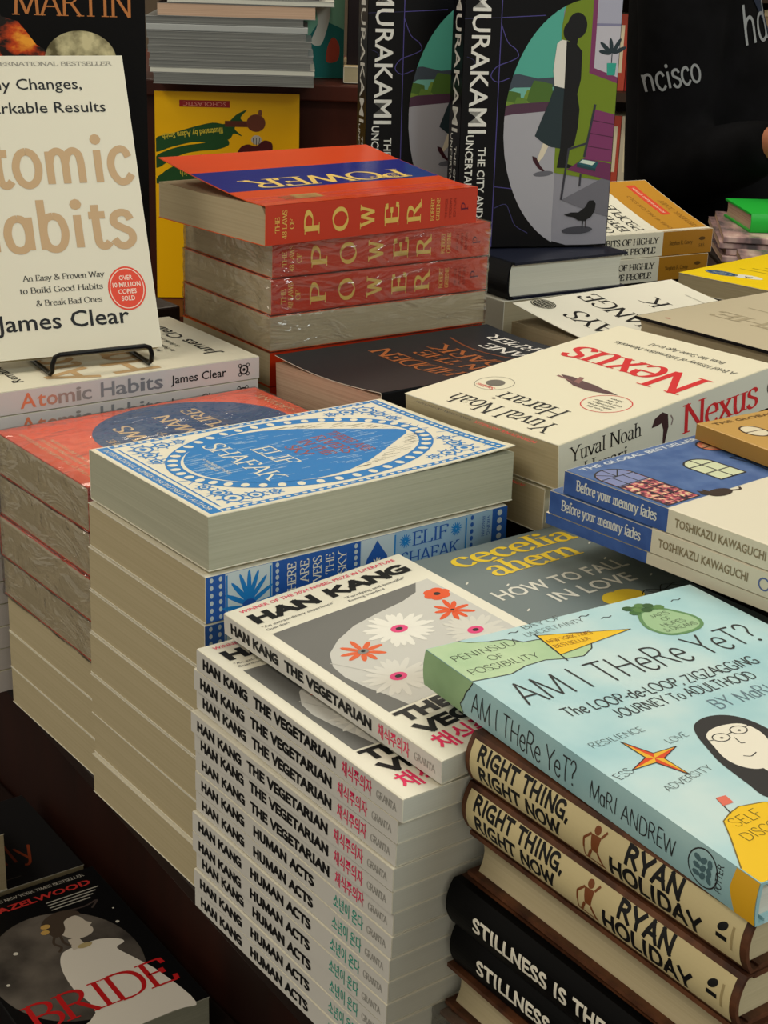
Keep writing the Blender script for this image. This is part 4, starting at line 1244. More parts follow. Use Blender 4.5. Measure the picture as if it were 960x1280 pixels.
# ------------------------------------------------------------------ blue and white paperbacks with coloured windows
NAVY = noise_mat('blue_cover', '2f5094', '3c5fa6', (1, 1, 1), 70, 3, .45)
NAVYF = noise_mat('blue_cover_front_glare', '3f5f98', '5573a8', (1, 1, 1), 70, 3, .4)  # front blue lightened so its colour carries the gloss glare; spine stays darker
STAIN = noise_mat('stained_glass', '3b2438', 'e0c9a0', (1, 1, 1), 260, 2, .4, 0, .4, .62, 'c9586a')
MW, MH_, MT = .1303, .197, .0150
IV = mat('e3dcc8', .4)
def m_front(A):
    A.rect(.0004, .1155, MW - .0004, MH_ - .0004, NAVYF, 0)
    A.text('THE GLOBAL BESTSELLER', .008, .1885, .0044, mat('cfd6df'), w=.112, off=.02, track=.2)
    D = mat('2a2a30')
    # tall arched window
    x0, x1, y0, y1 = .0035, .0325, .118, .170
    arch = [(x0, y0), (x1, y0), (x1, y1)] + [((x0 + x1) / 2 + (x1 - x0) / 2 * math.cos(R(a)), y1 + .0130 * math.sin(R(a))) for a in range(15, 180, 15)] + [(x0, y1)]
    A.poly(arch, STAIN, 1)
    A.poly([(x1 - .001, y1 - .014), (x1 - .001, y1)] + [((x0 + x1) / 2 + (x1 - x0 - .002) / 2 * math.cos(R(a)), y1 + .0125 * math.sin(R(a))) for a in range(15, 180, 15)] + [(x0 + .001, y1), (x0 + .001, y1 - .014)], mat('7d87b5'), 2)
    A.line(arch, .0012, D, 3, closed=True)
    for x in (.0131, .0228): A.line([(x, y0), (x, y1)], .0010, D, 3)
    for y in (.131, .144, .157, .170): A.line([(x0, y), (x1, y)], .0010, D, 3)
    for a in (45, 90, 135): A.line([((x0 + x1) / 2, y1), ((x0 + x1) / 2 + .0145 * math.cos(R(a)), y1 + .0128 * math.sin(R(a)))], .0010, D, 3)
    # pale arched window
    x0, x1, y0, y1 = .0670, .0915, .129, .154
    arch = [(x0, y0), (x1, y0), (x1, y1)] + [((x0 + x1) / 2 + (x1 - x0) / 2 * math.cos(R(a)), y1 + .0105 * math.sin(R(a))) for a in range(20, 180, 20)] + [(x0, y1)]
    A.poly(arch, mat('cfd6b4'), 1); A.line(arch, .0014, D, 3, closed=True)
    A.line([((x0 + x1) / 2, y0), ((x0 + x1) / 2, y1 + .01)], .0012, D, 3)
    for y in (.1415, .154): A.line([(x0, y), (x1, y)], .0012, D, 3)
    # round window
    A.ell(.1165, .1755, .0105, .0100, mat('e0876c'), 1, 24); A.ell(.1165, .1755, .0068, .0062, mat('e8b58a'), 2, 20)
    A.ring(.1165, .1755, .0110, .0105, .0013, D, 3); A.line([(.106, .1755), (.127, .1755)], .0012, D, 3); A.line([(.1165, .165), (.1165, .186)], .0012, D, 3)
    # chair drawing
    for p in ([(.106, .153), (.129, .148)], [(.106, .153), (.109, .139)], [(.109, .139), (.129, .134)], [(.112, .151), (.121, .137)], [(.119, .149), (.112, .138)], [(.109, .139), (.106, .122)], [(.122, .136), (.124, .120)]):
        A.line(p, .0011, D, 3)
    # cat
    A.ell(.0475, .1145, .0095, .0055, mat('35261f'), 4, 20); A.ell(.0395, .1185, .0042, .0038, mat('35261f'), 4, 14)
    A.poly([(.0365, .121), (.0375, .1245), (.0395, .1215)], mat('35261f'), 4); A.poly([(.0405, .1215), (.0425, .1245), (.0428, .1205)], mat('35261f'), 4)
    A.line([(.056, .113), (.062, .111), (.065, .114)], .0016, mat('35261f'), 4, True)
def m_spine(A):
    A.rect(.0003, .0003, .0825, MT - .0003, NAVY, 0)
    A.text('Before your memory fades', .0105, .0050, .0066, mat('d5d8d6'), w=.064, font='serif', thick=.17, thin=.09)
    A.text('TOSHIKAZU KAWAGUCHI', .0880, .0055, .0050, mat('8a7c60'), w=.064, off=.02, track=.1)
    A.ring(.163, .0075, .004, .004, .001, mat('5a6a9c'), 2, 16); A.text('PICADOR', .170, .0055, .004, mat('5a6a9c'), w=.018)
mm = paperback('paperback_book', MW, MH_, MT, IV, PG_CREAM, m_front, m_spine, sm=mat('d8d1bc', .4))
place(mm, (.2397, .7475, 1.0672), 41.0, MW, MH_, MT, 'V')
g = 'blue and white paperbacks with windows'
tag(mm, 'blue and white paperback showing its cover of coloured windows, atop its stack', 'book', g)
for i, (p, lb) in enumerate((((.2397 - .656 * .0095 - .755 * .0005, .7475 + .755 * .0095 - .656 * .0005, 1.0518), 'blue and white paperback, second spine down under the coloured windows cover'), ((.2397 - .656 * .0120, .7475 + .755 * .0120, 1.0365), 'blue and white paperback, thin lowest one of the stack beside the grey-blue yellow-lettered book'))):
    if i == 0:
        o = copy_tree(mm); place(o, p, 41.3, MW, MH_, MT, 'V')
    else:
        o = paperback('paperback_book', MW, MH_, .0078, IV, PG_CREAM, None, lambda A: A.rect(.0003, .0003, .0825, .0075, NAVY, 0), sm=mat('d8d1bc', .4)); place(o, p, 41.3, MW, MH_, .0078, 'V')
    tag(o, lb, 'book', g)
TW, TH, TT = .1243, .1884, .0110
TAN = mat('c39a55', .4)
def t_front(A):
    D = mat('4a3522')
    A.text('THE GLOBAL BESTSELLER', .008, .1790, .0042, mat('6b4f28'), w=.108, off=.01, track=.2)
    A.ell(.022, .158, .0085, .011, mat('ded3b8'), 1, 24); A.ring(.022, .158, .009, .0115, .0013, D, 2); A.line([(.0135, .158), (.0305, .158)], .0010, D, 2)
    A.ell(.026, .139, .0058, .0095, mat('8a5f3c'), 3, 20); A.ring(.026, .139, .0062, .010, .0012, D, 4); A.ell(.026, .139, .003, .006, mat('d0bd92'), 5, 14)
tn = paperback('paperback_book', TW, TH, TT, TAN, PG_CREAM, t_front, lambda A: A.text('Before the coffee gets cold', .07, .0035, .005, mat('6b4f28'), w=.06, font='serif'), sm=mat('a97f3b', .4))
place(tn, (.3084, .8082, 1.0797), 34.1, TW, TH, TT, 'V')
tag(tn, 'thin tan paperback lying on the right end of the blue windows cover', 'book')

# ------------------------------------------------------------------ white paperback with lifted cover, beige hardcover, yellow paperback
WW, WH, WT_ = .1396, .2214, .0216
def w_front(A):
    A.rect(.0004, .0004, WW - .0004, WH - .0004, mat('e9e6d8', .25), -1)
    A.ell(.128, .192, .0125, .0125, mat('2c2d28', .7, .15), 3, 30); A.ring(.128, .192, .0112, .0112, .0006, mat('c9c5b2'), 4)
    for k in range(4): A.text(('THE NUMBER', 'ONE BOOK', 'ON GETTING', 'STARTED')[k], .128, .1965 - k * .0045, .0026, mat('d9d5c4'), al='c', l=5)
    A.text('WAYS', .012, .168, .026, INK, w=.090, font='serif', thick=.12, thin=.03)
    A.text('CHANGE', .012, .118, .026, INK, w=.122, font='serif', thick=.12, thin=.03)
    A.text('K', .082, .060, .026, INK, w=.024, font='serif', thick=.12, thin=.03)
    A.line([(.05, .022), (.10, .022)], .0022, mat('b5b2a6'), 2)
w = paperback('paperback_book', WW, WH, WT_, mat('e9e6d8', .25), PG_DIM, w_front, None, bend=lambda x, y: .017 * (x / WW) ** 1.4)
place(w, (.2016, 1.3266, 1.0330), 38.3, WH, WW, WT_, 'N')
tag(w, 'white paperback with a lifted cover and round black seal, behind the red-titled book', 'book')
GW, GH, GT = .155, .234, .020
def g_front(A):
    A.rect(.0048, .0006, GW - .0006, GH - .0006, mat('c4b99f', .35), -1)
    A.text('THE', .035, .150, .022, mat('a5997f'), w=.09, font='serif')
    A.ell(.132, .216, .003, .0016, mat('b0605a'), 2, 12); A.line([(.03, .118), (.12, .118)], .0022, mat('a5997f'), 2); A.line([(.045, .103), (.105, .103)], .0016, mat('a5997f'), 2)
gb = hardcover('hardcover_book', GW, GH, GT, mat('17161a', .4), PG_DIM, g_front, None)
place(gb, (.3181, 1.2339, 1.0610), 39.8, GH, GW, GT, 'N')
tag(gb, 'plain beige hardcover with black board edges at the right side, behind the red title', 'book')
YW, YH = .129, .1936
def y_front(A):
    Y = mat('f0cf12', .35)
    A.rect(.0004, .0004, YW - .0004, YH - .0004, Y, -1)
    A.ell(.098, .157, .020, .011, mat('27486e'), 2, 30); A.ring(.098, .157, .0185, .0098, .0007, mat('a7b8c4'), 3)
    for k in range(3): A.text(('OVER ONE', 'MILLION COPIES', 'SOLD')[k], .098, .1595 - k * .0038, .0024, mat('c3d0d8'), al='c', l=4)
    A.ell(.066, .150, .016, .008, mat('d9d7cc'), 2, 24); A.ell(.073, .155, .010, .007, mat('d9d7cc'), 2, 20)
    A.line([(.060, .150), (.066, .156), (.071, .151)], .0016, INK, 3); A.line([(.063, .149), (.069, .153)], .0016, INK, 3)
    for k in range(4): A.line([(.03, .118 - k * .013), (.10 - k * .008, .118 - k * .013)], .0026, mat('b09a10'), 2)
yb = paperback('paperback_book', YW, YH, .02, mat('f0cf12', .35), PG_CREAM, y_front, None)
place(yb, (.4060, 1.5850, 1.037), 45, YH, YW, .02, 'N')
tag(yb, 'bright yellow paperback with a blue oval, right side behind the beige hardcover', 'book')

# ------------------------------------------------------------------ black illustrated hardcovers: one lying, two standing
MK = mat('08080c', .35, .15)
MBK = mat('0b0c12', .4, .15)
hw, hh, ht = .1529, .2340, .0375
def mh_front(A):
    A.text('MURAKAMI', .006, .226, .0075, mat('c9c9c9'), w=.17, rot=-90)
mh = hardcover('hardcover_book', hw, hh, ht, mat('191d2e', .35), PG_BRIGHT, mh_front, lambda A: A.text('MURAKAMI', .05, .012, .014, mat('c9c9c9'), w=.13), sm=MBK, bulge=.004, over=.004)
place(mh, (.1188, 1.5245, 1.0704), 33.2, hw, hh, ht, 'V')
tag(mh, 'thick black hardcover lying flat under the standing illustrated one', 'book', 'black illustrated hardcovers')
gl = paperback('paperback_book', .150, .226, .036, mat('cfccc0'), PG_DIM, None, None)
place(gl, (.1135, 1.5200, 1.0324), 34.0, .150, .226, .036, 'V')
tag(gl, 'greyish white paperback under the thick black flat hardcover, beside the orange pile', 'book')
UW, UH, UT = .167, .252, .040
def mu_front(A):
    W, H = UW, UH
    A.rect(.0006, .0006, W - .0006, H - .0006, MK, 0)
    V = mat('4a4488', .4)
    A.line([(.0385, .0), (.0385, H)], .0009, V, 1)
    A.line([(.0385, .228), (.085, .231)], .0007, V, 1); A.line([(.0, .226), (.0385, .228)], .0005, mat('2c2b50'), 1)
    A.line([(.0385, .062), (.075, .058)], .0007, V, 1)
    A.line([(.0385, .222), (.046, .205), (.055, .198), (.058, .191), (.049, .186), (.036, .181), (.030, .172), (.037, .166), (.050, .170)], .0008, V, 1, True)
    A.line([(.040, .040), (.052, .044), (.058, .034), (.064, .022), (.078, .014)], .0007, mat('3a386a'), 1, True)
    A.line([(.004, .19), (.012, .186), (.010, .178), (.016, .172)], .0006, mat('2c2b50'), 1, True)
    cx, cy, r = .138, .122, .092
    def clip(pts, n=6):
        """keep a shape inside the round picture and the cover"""
        out = []
        N = len(pts)
        for i in range(N):
            p, q = pts[i], pts[(i + 1) % N]
            for k in range(n):
                x = p[0] + (q[0] - p[0]) * k / n; y = p[1] + (q[1] - p[1]) * k / n
                d = math.hypot(x - cx, (y - cy) * r / .1265)
                if d > r: x, y = cx + (x - cx) * r / d, cy + (y - cy) * r / d
                x = min(x, W - .0008); y = min(max(y, .001), H - .001)
                if not out or math.dist(out[-1], (x, y)) > 2e-4: out.append((x, y))
        return out
    P = lambda pts, m, l: A.poly(clip(pts), m, l)
    P([(.03, 0), (W, 0), (W, H), (.03, H)], mat('8d8c98'), 2)          # floor of the picture
    P([(.03, .146), (.104, .150), (.104, H), (.03, H)], mat('4fa596'), 3)   # sky
    P([(.03, .172), (.06, .174), (.08, .170), (.104, .172), (.104, .158), (.03, .157)], mat('3f4a56'), 4)
    P([(.03, .160), (.104, .162), (.104, .140), (.03, .138)], mat('6fb0a4'), 5)
    for i, (x, y, q) in enumerate(((.054, .148, .009), (.063, .144, .007), (.074, .150, .008), (.084, .154, .013), (.092, .149, .010), (.050, .141, .006), (.078, .143, .008))):
        P([(x + q * math.cos(k * .7) * (1 + .2 * (k % 2)), y + q * math.sin(k * .7) * (1 + .25 * (k % 2))) for k in range(9)], mat(('4a6a2c', '5e7f34', '6f8a36')[i % 3]), 6 + i % 2)
    P([(.03, .143), (.104, .148), (.104, .137), (.03, .129)], mat('4f3347'), 9)
    P([(.03, .132), (.104, .139), (.104, .0), (.03, .0)], mat('a3a2ac'), 9)
    P([(.103, H), (W, H), (W, .066), (.103, .076)], mat('6f8420'), 10)       # green wall
    P([(.1350, H), (.1350, .176), (W, .166), (W, H)], mat('793560'), 11)       # window frame
    P([(.1400, H), (.1400, .181), (W, .172), (W, H)], mat('b8b6c2'), 12)
    A.rect(.1400, .222, W - .0008, .2245, mat('7d7d9c'), 13); A.rect(.1405, .2245, W - .0008, H - .001, mat('a3a4b8'), 13)
    LEAF = mat('23323a')
    for a, q in ((25, .016), (60, .017), (100, .015), (140, .017), (170, .014)):
        A.ell(.1585 + math.cos(R(a)) * q * .55, .195 + math.sin(R(a)) * q * .55, q * .5, .0022, LEAF, 14, 12, R(a))
    A.line([(.1585, .186), (.1585, .198)], .0010, LEAF, 14)
    A.poly([(.1535, .186), (.1640, .186), (.1630, .174), (.1545, .174)], mat('2f9c8c'), 15)
    # walking woman, half in shadow
    DK = mat('101014'); SK = mat('233238')
    A.poly([(.1010, .207), (.1010, .160), (.1040, .160), (.1040, .207)], mat('e0ddd6'), 13)
    A.poly([(.0985, .204), (.1035, .208), (.1100, .207), (.1100, .160), (.0985, .162), (.0960, .178)], mat('dad7d0'), 13)
    A.poly([(.0985, .163), (.112, .160), (.1125, .100), (.0985, .102), (.0895, .106), (.0800, .113), (.0865, .130), (.0940, .148)], SK, 14)
    A.poly([(.0895, .106), (.0960, .104), (.0905, .092), (.0850, .086), (.0835, .088)], mat('d8cdb8'), 13)
    A.poly([(.0785, .093), (.0830, .0915), (.0880, .083), (.0930, .078), (.0905, .0775), (.0850, .081), (.0795, .0885)], mat('3a1520'), 14)
    A.poly([(.1085, .207), (.1185, .205), (.1260, .197), (.1265, .170), (.1235, .155), (.1270, .140), (.1265, .122), (.1235, .104), (.1175, .100), (.1175, .085), (.1240, .083), (.1240, .0805), (.1060, .081), (.1085, .100), (.1090, .160)], DK, 15)
    A.ell(.1190, .2220, .0105, .0125, DK, 15, 24); A.ell(.1110, .2160, .0065, .0090, DK, 15, 20); A.poly([(.112, .214), (.121, .214), (.120, .204), (.112, .205)], DK, 15)
    A.ell(.0915, .075, .011, .0028, mat('62626c'), 12, 16, .1)
    # chair with a book
    CH = mat('7a3564'); MT_ = mat('35353f')
    A.poly([(.1440, .140), (W - .001, .135), (W - .001, .087), (.1360, .090)], CH, 16)
    for y in (.128, .115, .102): A.line([(.1425 - (.128 - y) * .15, y + .001), (W - .001, y - .003)], .0008, mat('4a1f3c'), 17)
    A.poly([(.1360, .091), (W - .001, .085), (W - .001, .068), (.1170, .079)], mat('6a2d57'), 16)
    A.line([(.1440, .145), (.1355, .092)], .0024, MT_, 18); A.line([(.1380, .106), (.1180, .100)], .0022, MT_, 18)
    A.line([(.1180, .101), (.1130, .048)], .0022, MT_, 18); A.line([(.1330, .075), (.1325, .062)], .0020, MT_, 18)
    A.poly([(.1280, .085), (.1330, .090), (.1520, .087), (.1490, .080)], mat('1d5560'), 19); A.poly([(.1305, .0865), (.1340, .0893), (.1490, .0870), (.1450, .0835)], mat('cfe0d4'), 20); A.poly([(.128, .085), (.149, .080), (.149, .0775), (.128, .0820)], mat('23424a'), 20)
    P([(.1130, .048), (W, .075), (W, .030), (.145, .036)], mat('6c6b76'), 11)
    # bird and its shadow
    A.poly([(.1170, .0325), (.1250, .0350), (.1330, .0350), (.1400, .0400), (.1440, .0470), (.1490, .0475), (.1520, .0440), (.1515, .0370), (.1480, .0305), (.1410, .0260), (.1340, .0265), (.1280, .0300), (.1220, .0310)], DK, 21)
    A.line([(.1390, .027), (.1385, .019)], .0009, DK, 21); A.line([(.1420, .027), (.1425, .019)], .0009, DK, 21)
    A.ell(.1330, .0165, .017, .0040, mat('42424c'), 20, 24, .05)
    # lettering
    TX = mat('d9d9d4')
    A.text('MURAKAMI', .0085, .2515, .0185, TX, w=.136, rot=-90, l=3, off=.012)
    A.text('THE CITY AND ITS', .0200, .1015, .0078, TX, w=.088, rot=-90, l=3, off=.012)
    A.text('UNCERTAIN WALLS', .0065, .1135, .0078, TX, w=.094, rot=-90, l=3, off=.012)
def mu_spine(A):
    H = UH
    A.rect(.0006, .0006, H - .0006, UT - .0006, MK, 0)
    TX = mat('cfcfca')
    A.text('MURAKAMI', .0005, .0115, .0185, TX, w=.136, l=3, off=.012)
    A.text('THE CITY AND ITS', H - .1015, .0225, .0070, TX, w=.088, l=3, off=.012)
    A.text('UNCERTAIN WALLS', H - .1135, .0085, .0070, TX, w=.094, l=3, off=.012)
mu = paperback('hardcover_book', UW, UH, UT, MK, PG_WHITE, mu_front, mu_spine, ct=.0025, inner=MK)
stand(mu, (.2258, 1.6304, 1.0725), 15, 1.5, UW, UT)
tag(mu, 'standing black hardcover with a round picture of a walking woman, front one', 'book', 'black illustrated hardcovers')
o = copy_tree(mu); stand(o, (.1290, 1.6850, 1.0725), 15, 1.5, UW, UT)
tag(o, 'standing black hardcover behind, its round picture partly covered by the front one', 'book', 'black illustrated hardcovers')

# ------------------------------------------------------------------ white and gold paperbacks at the back right
HW, HH, HT = .14, .216, .0292
GLD = mat('c08a2c', .3, .5); GLDS = mat('a87420', .35)
def h_front(A):
    A.rect(.0004, .0004, HW - .0004, HH - .0004, mat('e6e2d2', .3), -1)
    A.rect(.0006, .0006, HW - .0006, .0760, GLD, 0)
    A.rect(.050, .026, .128, .040, mat('d0452a'), 1)
    A.text('30TH ANNIVERSARY EDITION', .055, .031, .004, mat('f0d9c0'), w=.066, l=3)
    A.text('STEPHEN R. COVEY', .012, .012, .008, mat('8a5c1c'), w=.075, font='serif')
    A.text('OVER 40 MILLION SOLD', .012, .052, .006, mat('8a5c1c'), w=.09)
    A.text('THE 7 HABITS', .012, .16, .014, INK, w=.11, font='serif')
    A.text('OF HIGHLY', .012, .138, .014, INK, w=.09, font='serif')
    A.text('EFFECTIVE', .012, .116, .014, INK, w=.10, font='serif')
    A.text('PEOPLE', .012, .094, .014, INK, w=.07, font='serif')
def h_spine(A):
    A.rect(.0003, .0004, .140, HT - .0004, mat('ddd8c6', .35), -1)
    A.rect(.140, .0004, HH - .0003, HT - .0004, GLDS, -1)
    A.text('THE 7 HABITS OF HIGHLY', .010, .0160, .0072, INK, w=.124, font='serif', thick=.15, thin=.06)
    A.text('EFFECTIVE PEOPLE', .036, .0045, .0072, INK, w=.094, font='serif', thick=.15, thin=.06)
    A.text('Stephen R. Covey', .150, .0125, .0048, mat('5a3d10'), w=.036, font='serif')
    A.ell(.200, .018, .0050, .0022, mat('5a3d10'), 2, 14); A.text('S&S', .200, .008, .004, mat('5a3d10'), al='c')
hb0 = paperback('paperback_book', HW, HH, HT, mat('e6e2d2', .3), PG_CREAM, h_front, h_spine)
hb1 = paperback('paperback_book', HW, HH, HT, mat('e6e2d2', .3), PG_CREAM, h_front, h_spine, bend=lambda x, y: .038 * max(0, (x / HW - .06) / .94) ** 1.15)
place(hb1, (.2009, 1.7697, 1.0527), 29.5, HH, HW, HT, 'N')
tag(hb1, 'white and gold paperback with a curling gold cover, upper of two before the person', 'book', 'white and gold paperbacks')
place(hb0, (.1985, 1.7650, 1.0230), 30.0, HH, HW, HT, 'N')
tag(hb0, 'white and gold paperback, lower of two, right behind the white lifted cover', 'book', 'white and gold paperbacks')

# ------------------------------------------------------------------ magazines and a green book, far right
MAG = noise_mat('magazine_print', '6a5f62', 'd7b9b2', (1, 2.2, 1), 16, 3, .25, 0, .38, .64, 'a9898a')
mg = paperback('magazine', .21, .28, .008, MAG, PG_PINK, None, None, ct=.0004, inner=MAG)
mlab = ['pinkish grey magazine, topmost of the pile beside the white and gold paperbacks', 'pinkish grey magazine, second of the pile beside the white and gold paperbacks', 'pinkish grey magazine, third of the pile beside the white and gold paperbacks', 'pinkish grey magazine, bottom of the pile beside the white and gold paperbacks',
        'pinkish grey magazine directly under the bright green hardcover', 'pinkish grey magazine, second under the bright green hardcover', 'pinkish grey magazine, third under the bright green hardcover', 'pinkish grey magazine, bottom of the pile under the bright green hardcover']
for q, (mx, my) in enumerate(((.412, 1.735), (.432, 2.03))):
    z = 1.0160
    for i in range(4):
        o = mg if q + i == 0 else copy_tree(mg)
        place(o, (mx + rj.uniform(0, .010), my + rj.uniform(-.006, .006), z), -5 + rj.uniform(-4, 4), .28, .21, .008, 'N')
        z -= .0086
        tag(o, mlab[q * 4 + i], 'magazine', 'magazines at the far right')
gn = hardcover('hardcover_book', .13, .19, .025, mat('23b33c', .4), PG_PINK, None, None)
place(gn, (.4770, 2.065, 1.0415), 4, .19, .13, .025, 'N')
tag(gn, 'bright green hardcover at the far right edge, on the magazines', 'book')

# ------------------------------------------------------------------ at the back on the wooden unit
def yk_front(A):
    W, H = .176, .25
    Y = mat('f0b400', .4)
    A.rect(.0004, .0004, W - .0004, H - .0004, Y, -1)
    GR_ = mat('1d4a22'); BR_ = mat('5a2a1c')
    A.rect(.030, .2320, .091, .2400, mat('9c1f1f'), 1)
    A.text('SCHOLASTIC', .0605, .2380, .0045, mat('d98a7a'), al='c', w=.052, rot=180, l=3)
    A.poly([(max(a, .0012), b) for a, b in catmull([(.0, .194), (.02, .200), (.045, .208), (.07, .214), (.086, .213), (.099, .224), (.112, .2300), (.104, .2200), (.112, .2130), (.101, .2115), (.097, .2070), (.106, .1985), (.096, .2015), (.090, .1945), (.07, .191), (.045, .190), (.02, .184), (.0, .178)][::-1], True)], GR_, 1)
    A.poly([(max(a, .0012), b) for a, b in catmull([(.0, .172), (.015, .180), (.035, .186), (.055, .189), (.075, .1935), (.086, .196), (.090, .188), (.075, .182), (.055, .180), (.035, .176), (.018, .168), (.006, .160), (.0, .160)][::-1], True)], GR_, 1)
    A.poly([(max(a, .0012), b) for a, b in catmull([(.0, .140), (.008, .152), (.02, .160), (.035, .165), (.05, .168), (.056, .176), (.062, .168), (.08, .165), (.098, .158), (.110, .150), (.09, .140)][::-1], True)], GR_, 1)
    A.text('Illustrated by Adam Smith', .082, .2085, .0068, mat('c9b53a'), w=.074, rot=187, al='l', l=3, off=.02)
    A.text('by Craig Smith', .080, .1585, .0070, mat('c9b53a'), w=.05, rot=183, al='l', l=3)
    A.rect(.085, .2095, .118, .2165, BR_, 2); A.ell(.123, .2145, .0115, .0105, mat('6b3626'), 2, 20); A.ell(.128, .2265, .0025, .004, mat('7a4632'), 2, 10)
    A.poly(catmull([(.098, .168), (.103, .184), (.113, .189), (.123, .187), (.133, .194), (.143, .190), (.141, .174), (.130, .163), (.11, .16)], True), mat('4f1418'), 2)
    A.ell(.1235, .1945, .0065, .0055, mat('b9b4b0'), 3, 14)
    for k in (-1, 0, 1): A.line([(.1235 + k * .003, .188), (.1235 + k * .004, .197)], .0009, mat('3a3434'), 4)
yk = paperback('picture_book', .176, .25, .009, mat('d9a800', .35), PG_WHITE, yk_front, None)
stand(yk, (-.1185, 1.912, .9395), 6, 5, .176, .009)
tag(yk, 'yellow picture book shown upside down against the brown wooden unit', 'book')
GRY = mat('8f9293', .4)
def picbook(w, t, cm, pm):
    return paperback('picture_book', .20, w, t, cm, pm, None, None, ct=.0007, inner=mat('8d8e8c'))
layers = [(.191, .0125, '6b6f78', PG_SLATE, .004), (.196, .0065, 'c6c3b8', PG_WHITE, .000), (.192, .0078, '9fa3a4', PG_SLATE, -.001), (.194, .0078, 'aaaeae', PG_SLATE, .000),
          (.190, .0078, '9a9d9c', PG_SLATE, -.002), (.193, .0080, 'b1b4b2', PG_SLATE, -.001), (.188, .0080, 'a2a5a6', PG_SLATE, -.003), (.190, .0080, 'a8abab', PG_SLATE, -.003), (.186, .0080, '9fa2a2', PG_SLATE, -.004),
          (.186, .0150, '8a6f70', PG_PINK, .010), (.196, .0060, 'd5d3cb', PG_WHITE, .022), (.200, .0120, '141416', BLACK, .000), (.205, .0220, 'c9b896', PG_CREAM, .004)]
names_ = ['slate-edged picture book at the bottom of the stack above the yellow picture book', 'whitish thin picture book, second from the bottom of the rear grey stack'] + ['thin grey picture book, %s from the bottom of the rear grey stack' % q for q in ordn[2:9]] + ['pinkish brown picture book lying on the rear grey stack', 'white picture book jutting to the right near the top of the rear stack', 'black-edged picture book lying near the very top of the rear stack', 'cream-paged book on the very top of the rear grey stack']
z = 1.1995
for (wd, th, col, pm, dx), lb in zip(layers, names_):
    o = picbook(wd, th, mat(col, .4), pm)
    z += th + .0003
    nearx, neary = -.2965 + dx, 1.888
    place(o, (nearx, neary, z), 3.5, wd, .20, th, 'N' if rj.random() < .25 else 'F')
    tag(o, lb, 'book', 'picture books stacked at the back')
# upright books on the wooden unit
def tb_front(A):
    W, H = .062, .20
    A.rect(.0004, .0004, .1196, H - .0004, mat('7fb79a', .4), 0)
    A.poly([(.0004, .0004), (.1196, .0004), (.1196, .06), (.09, .072), (.075, .05), (.06, .064), (.045, .07), (.0004, .06)], mat('15716c'), 1)
    A.poly(catmull([(.070, .105), (.078, .118), (.092, .120), (.100, .112), (.094, .100), (.102, .085), (.098, .060), (.090, .040), (.078, .044), (.086, .066), (.082, .088), (.074, .094)], True), mat('dcd6c8'), 2)
    A.ell(.107, .128, .008, .016, mat('c98a3c'), 3, 16, -.3)
    A.poly(catmull([(.098, .020), (.112, .022), (.114, .040), (.106, .050), (.099, .038)], True), mat('b5442c'), 3)
    A.ell(.085, .112, .004, .003, mat('3a3a3a'), 4, 10)
tb = paperback('picture_book', .12, .20, .012, mat('7fb79a', .4), PG_WHITE, tb_front, None)
stand(tb, (-.0715, 2.04, 1.2000), 4, 4, .12, .012)
tag(tb, 'green and teal picture book standing behind the rear grey stack', 'book')
for i, (x, wd, cl, lb) in enumerate(((-.0665, .018, '1a1014', 'narrow black book standing beside the teal picture book'), (-.0460, .016, '23120f', 'narrow dark brown book standing next to the standing black hardcovers'))):
    o = paperback('paperback_book', .13, .2, wd - .0015, mat(cl, .4), PG_CREAM)
    O = Vector((x, 2.0, 1.2205))
    o.matrix_world = Matrix(((0, 0, 1, O.x), (1, 0, 0, O.y), (0, 1, 0, O.z), (0, 0, 0, 1)))
    tag(o, lb, 'book', 'dark books standing on the wooden unit')
o = paperback('paperback_book', .12, .16, .0195, mat('cdb58a', .45), PG_CREAM)
place(o, (-.0690, 1.985, 1.2199), 2, .055, .16, .0195, 'V') if False else place(o, (-.0690, 1.972, 1.2199), 2, .12, .16, .0195, 'V')
tag(o, 'cream-edged paperback lying under the dark standing books on the wooden unit', 'book')

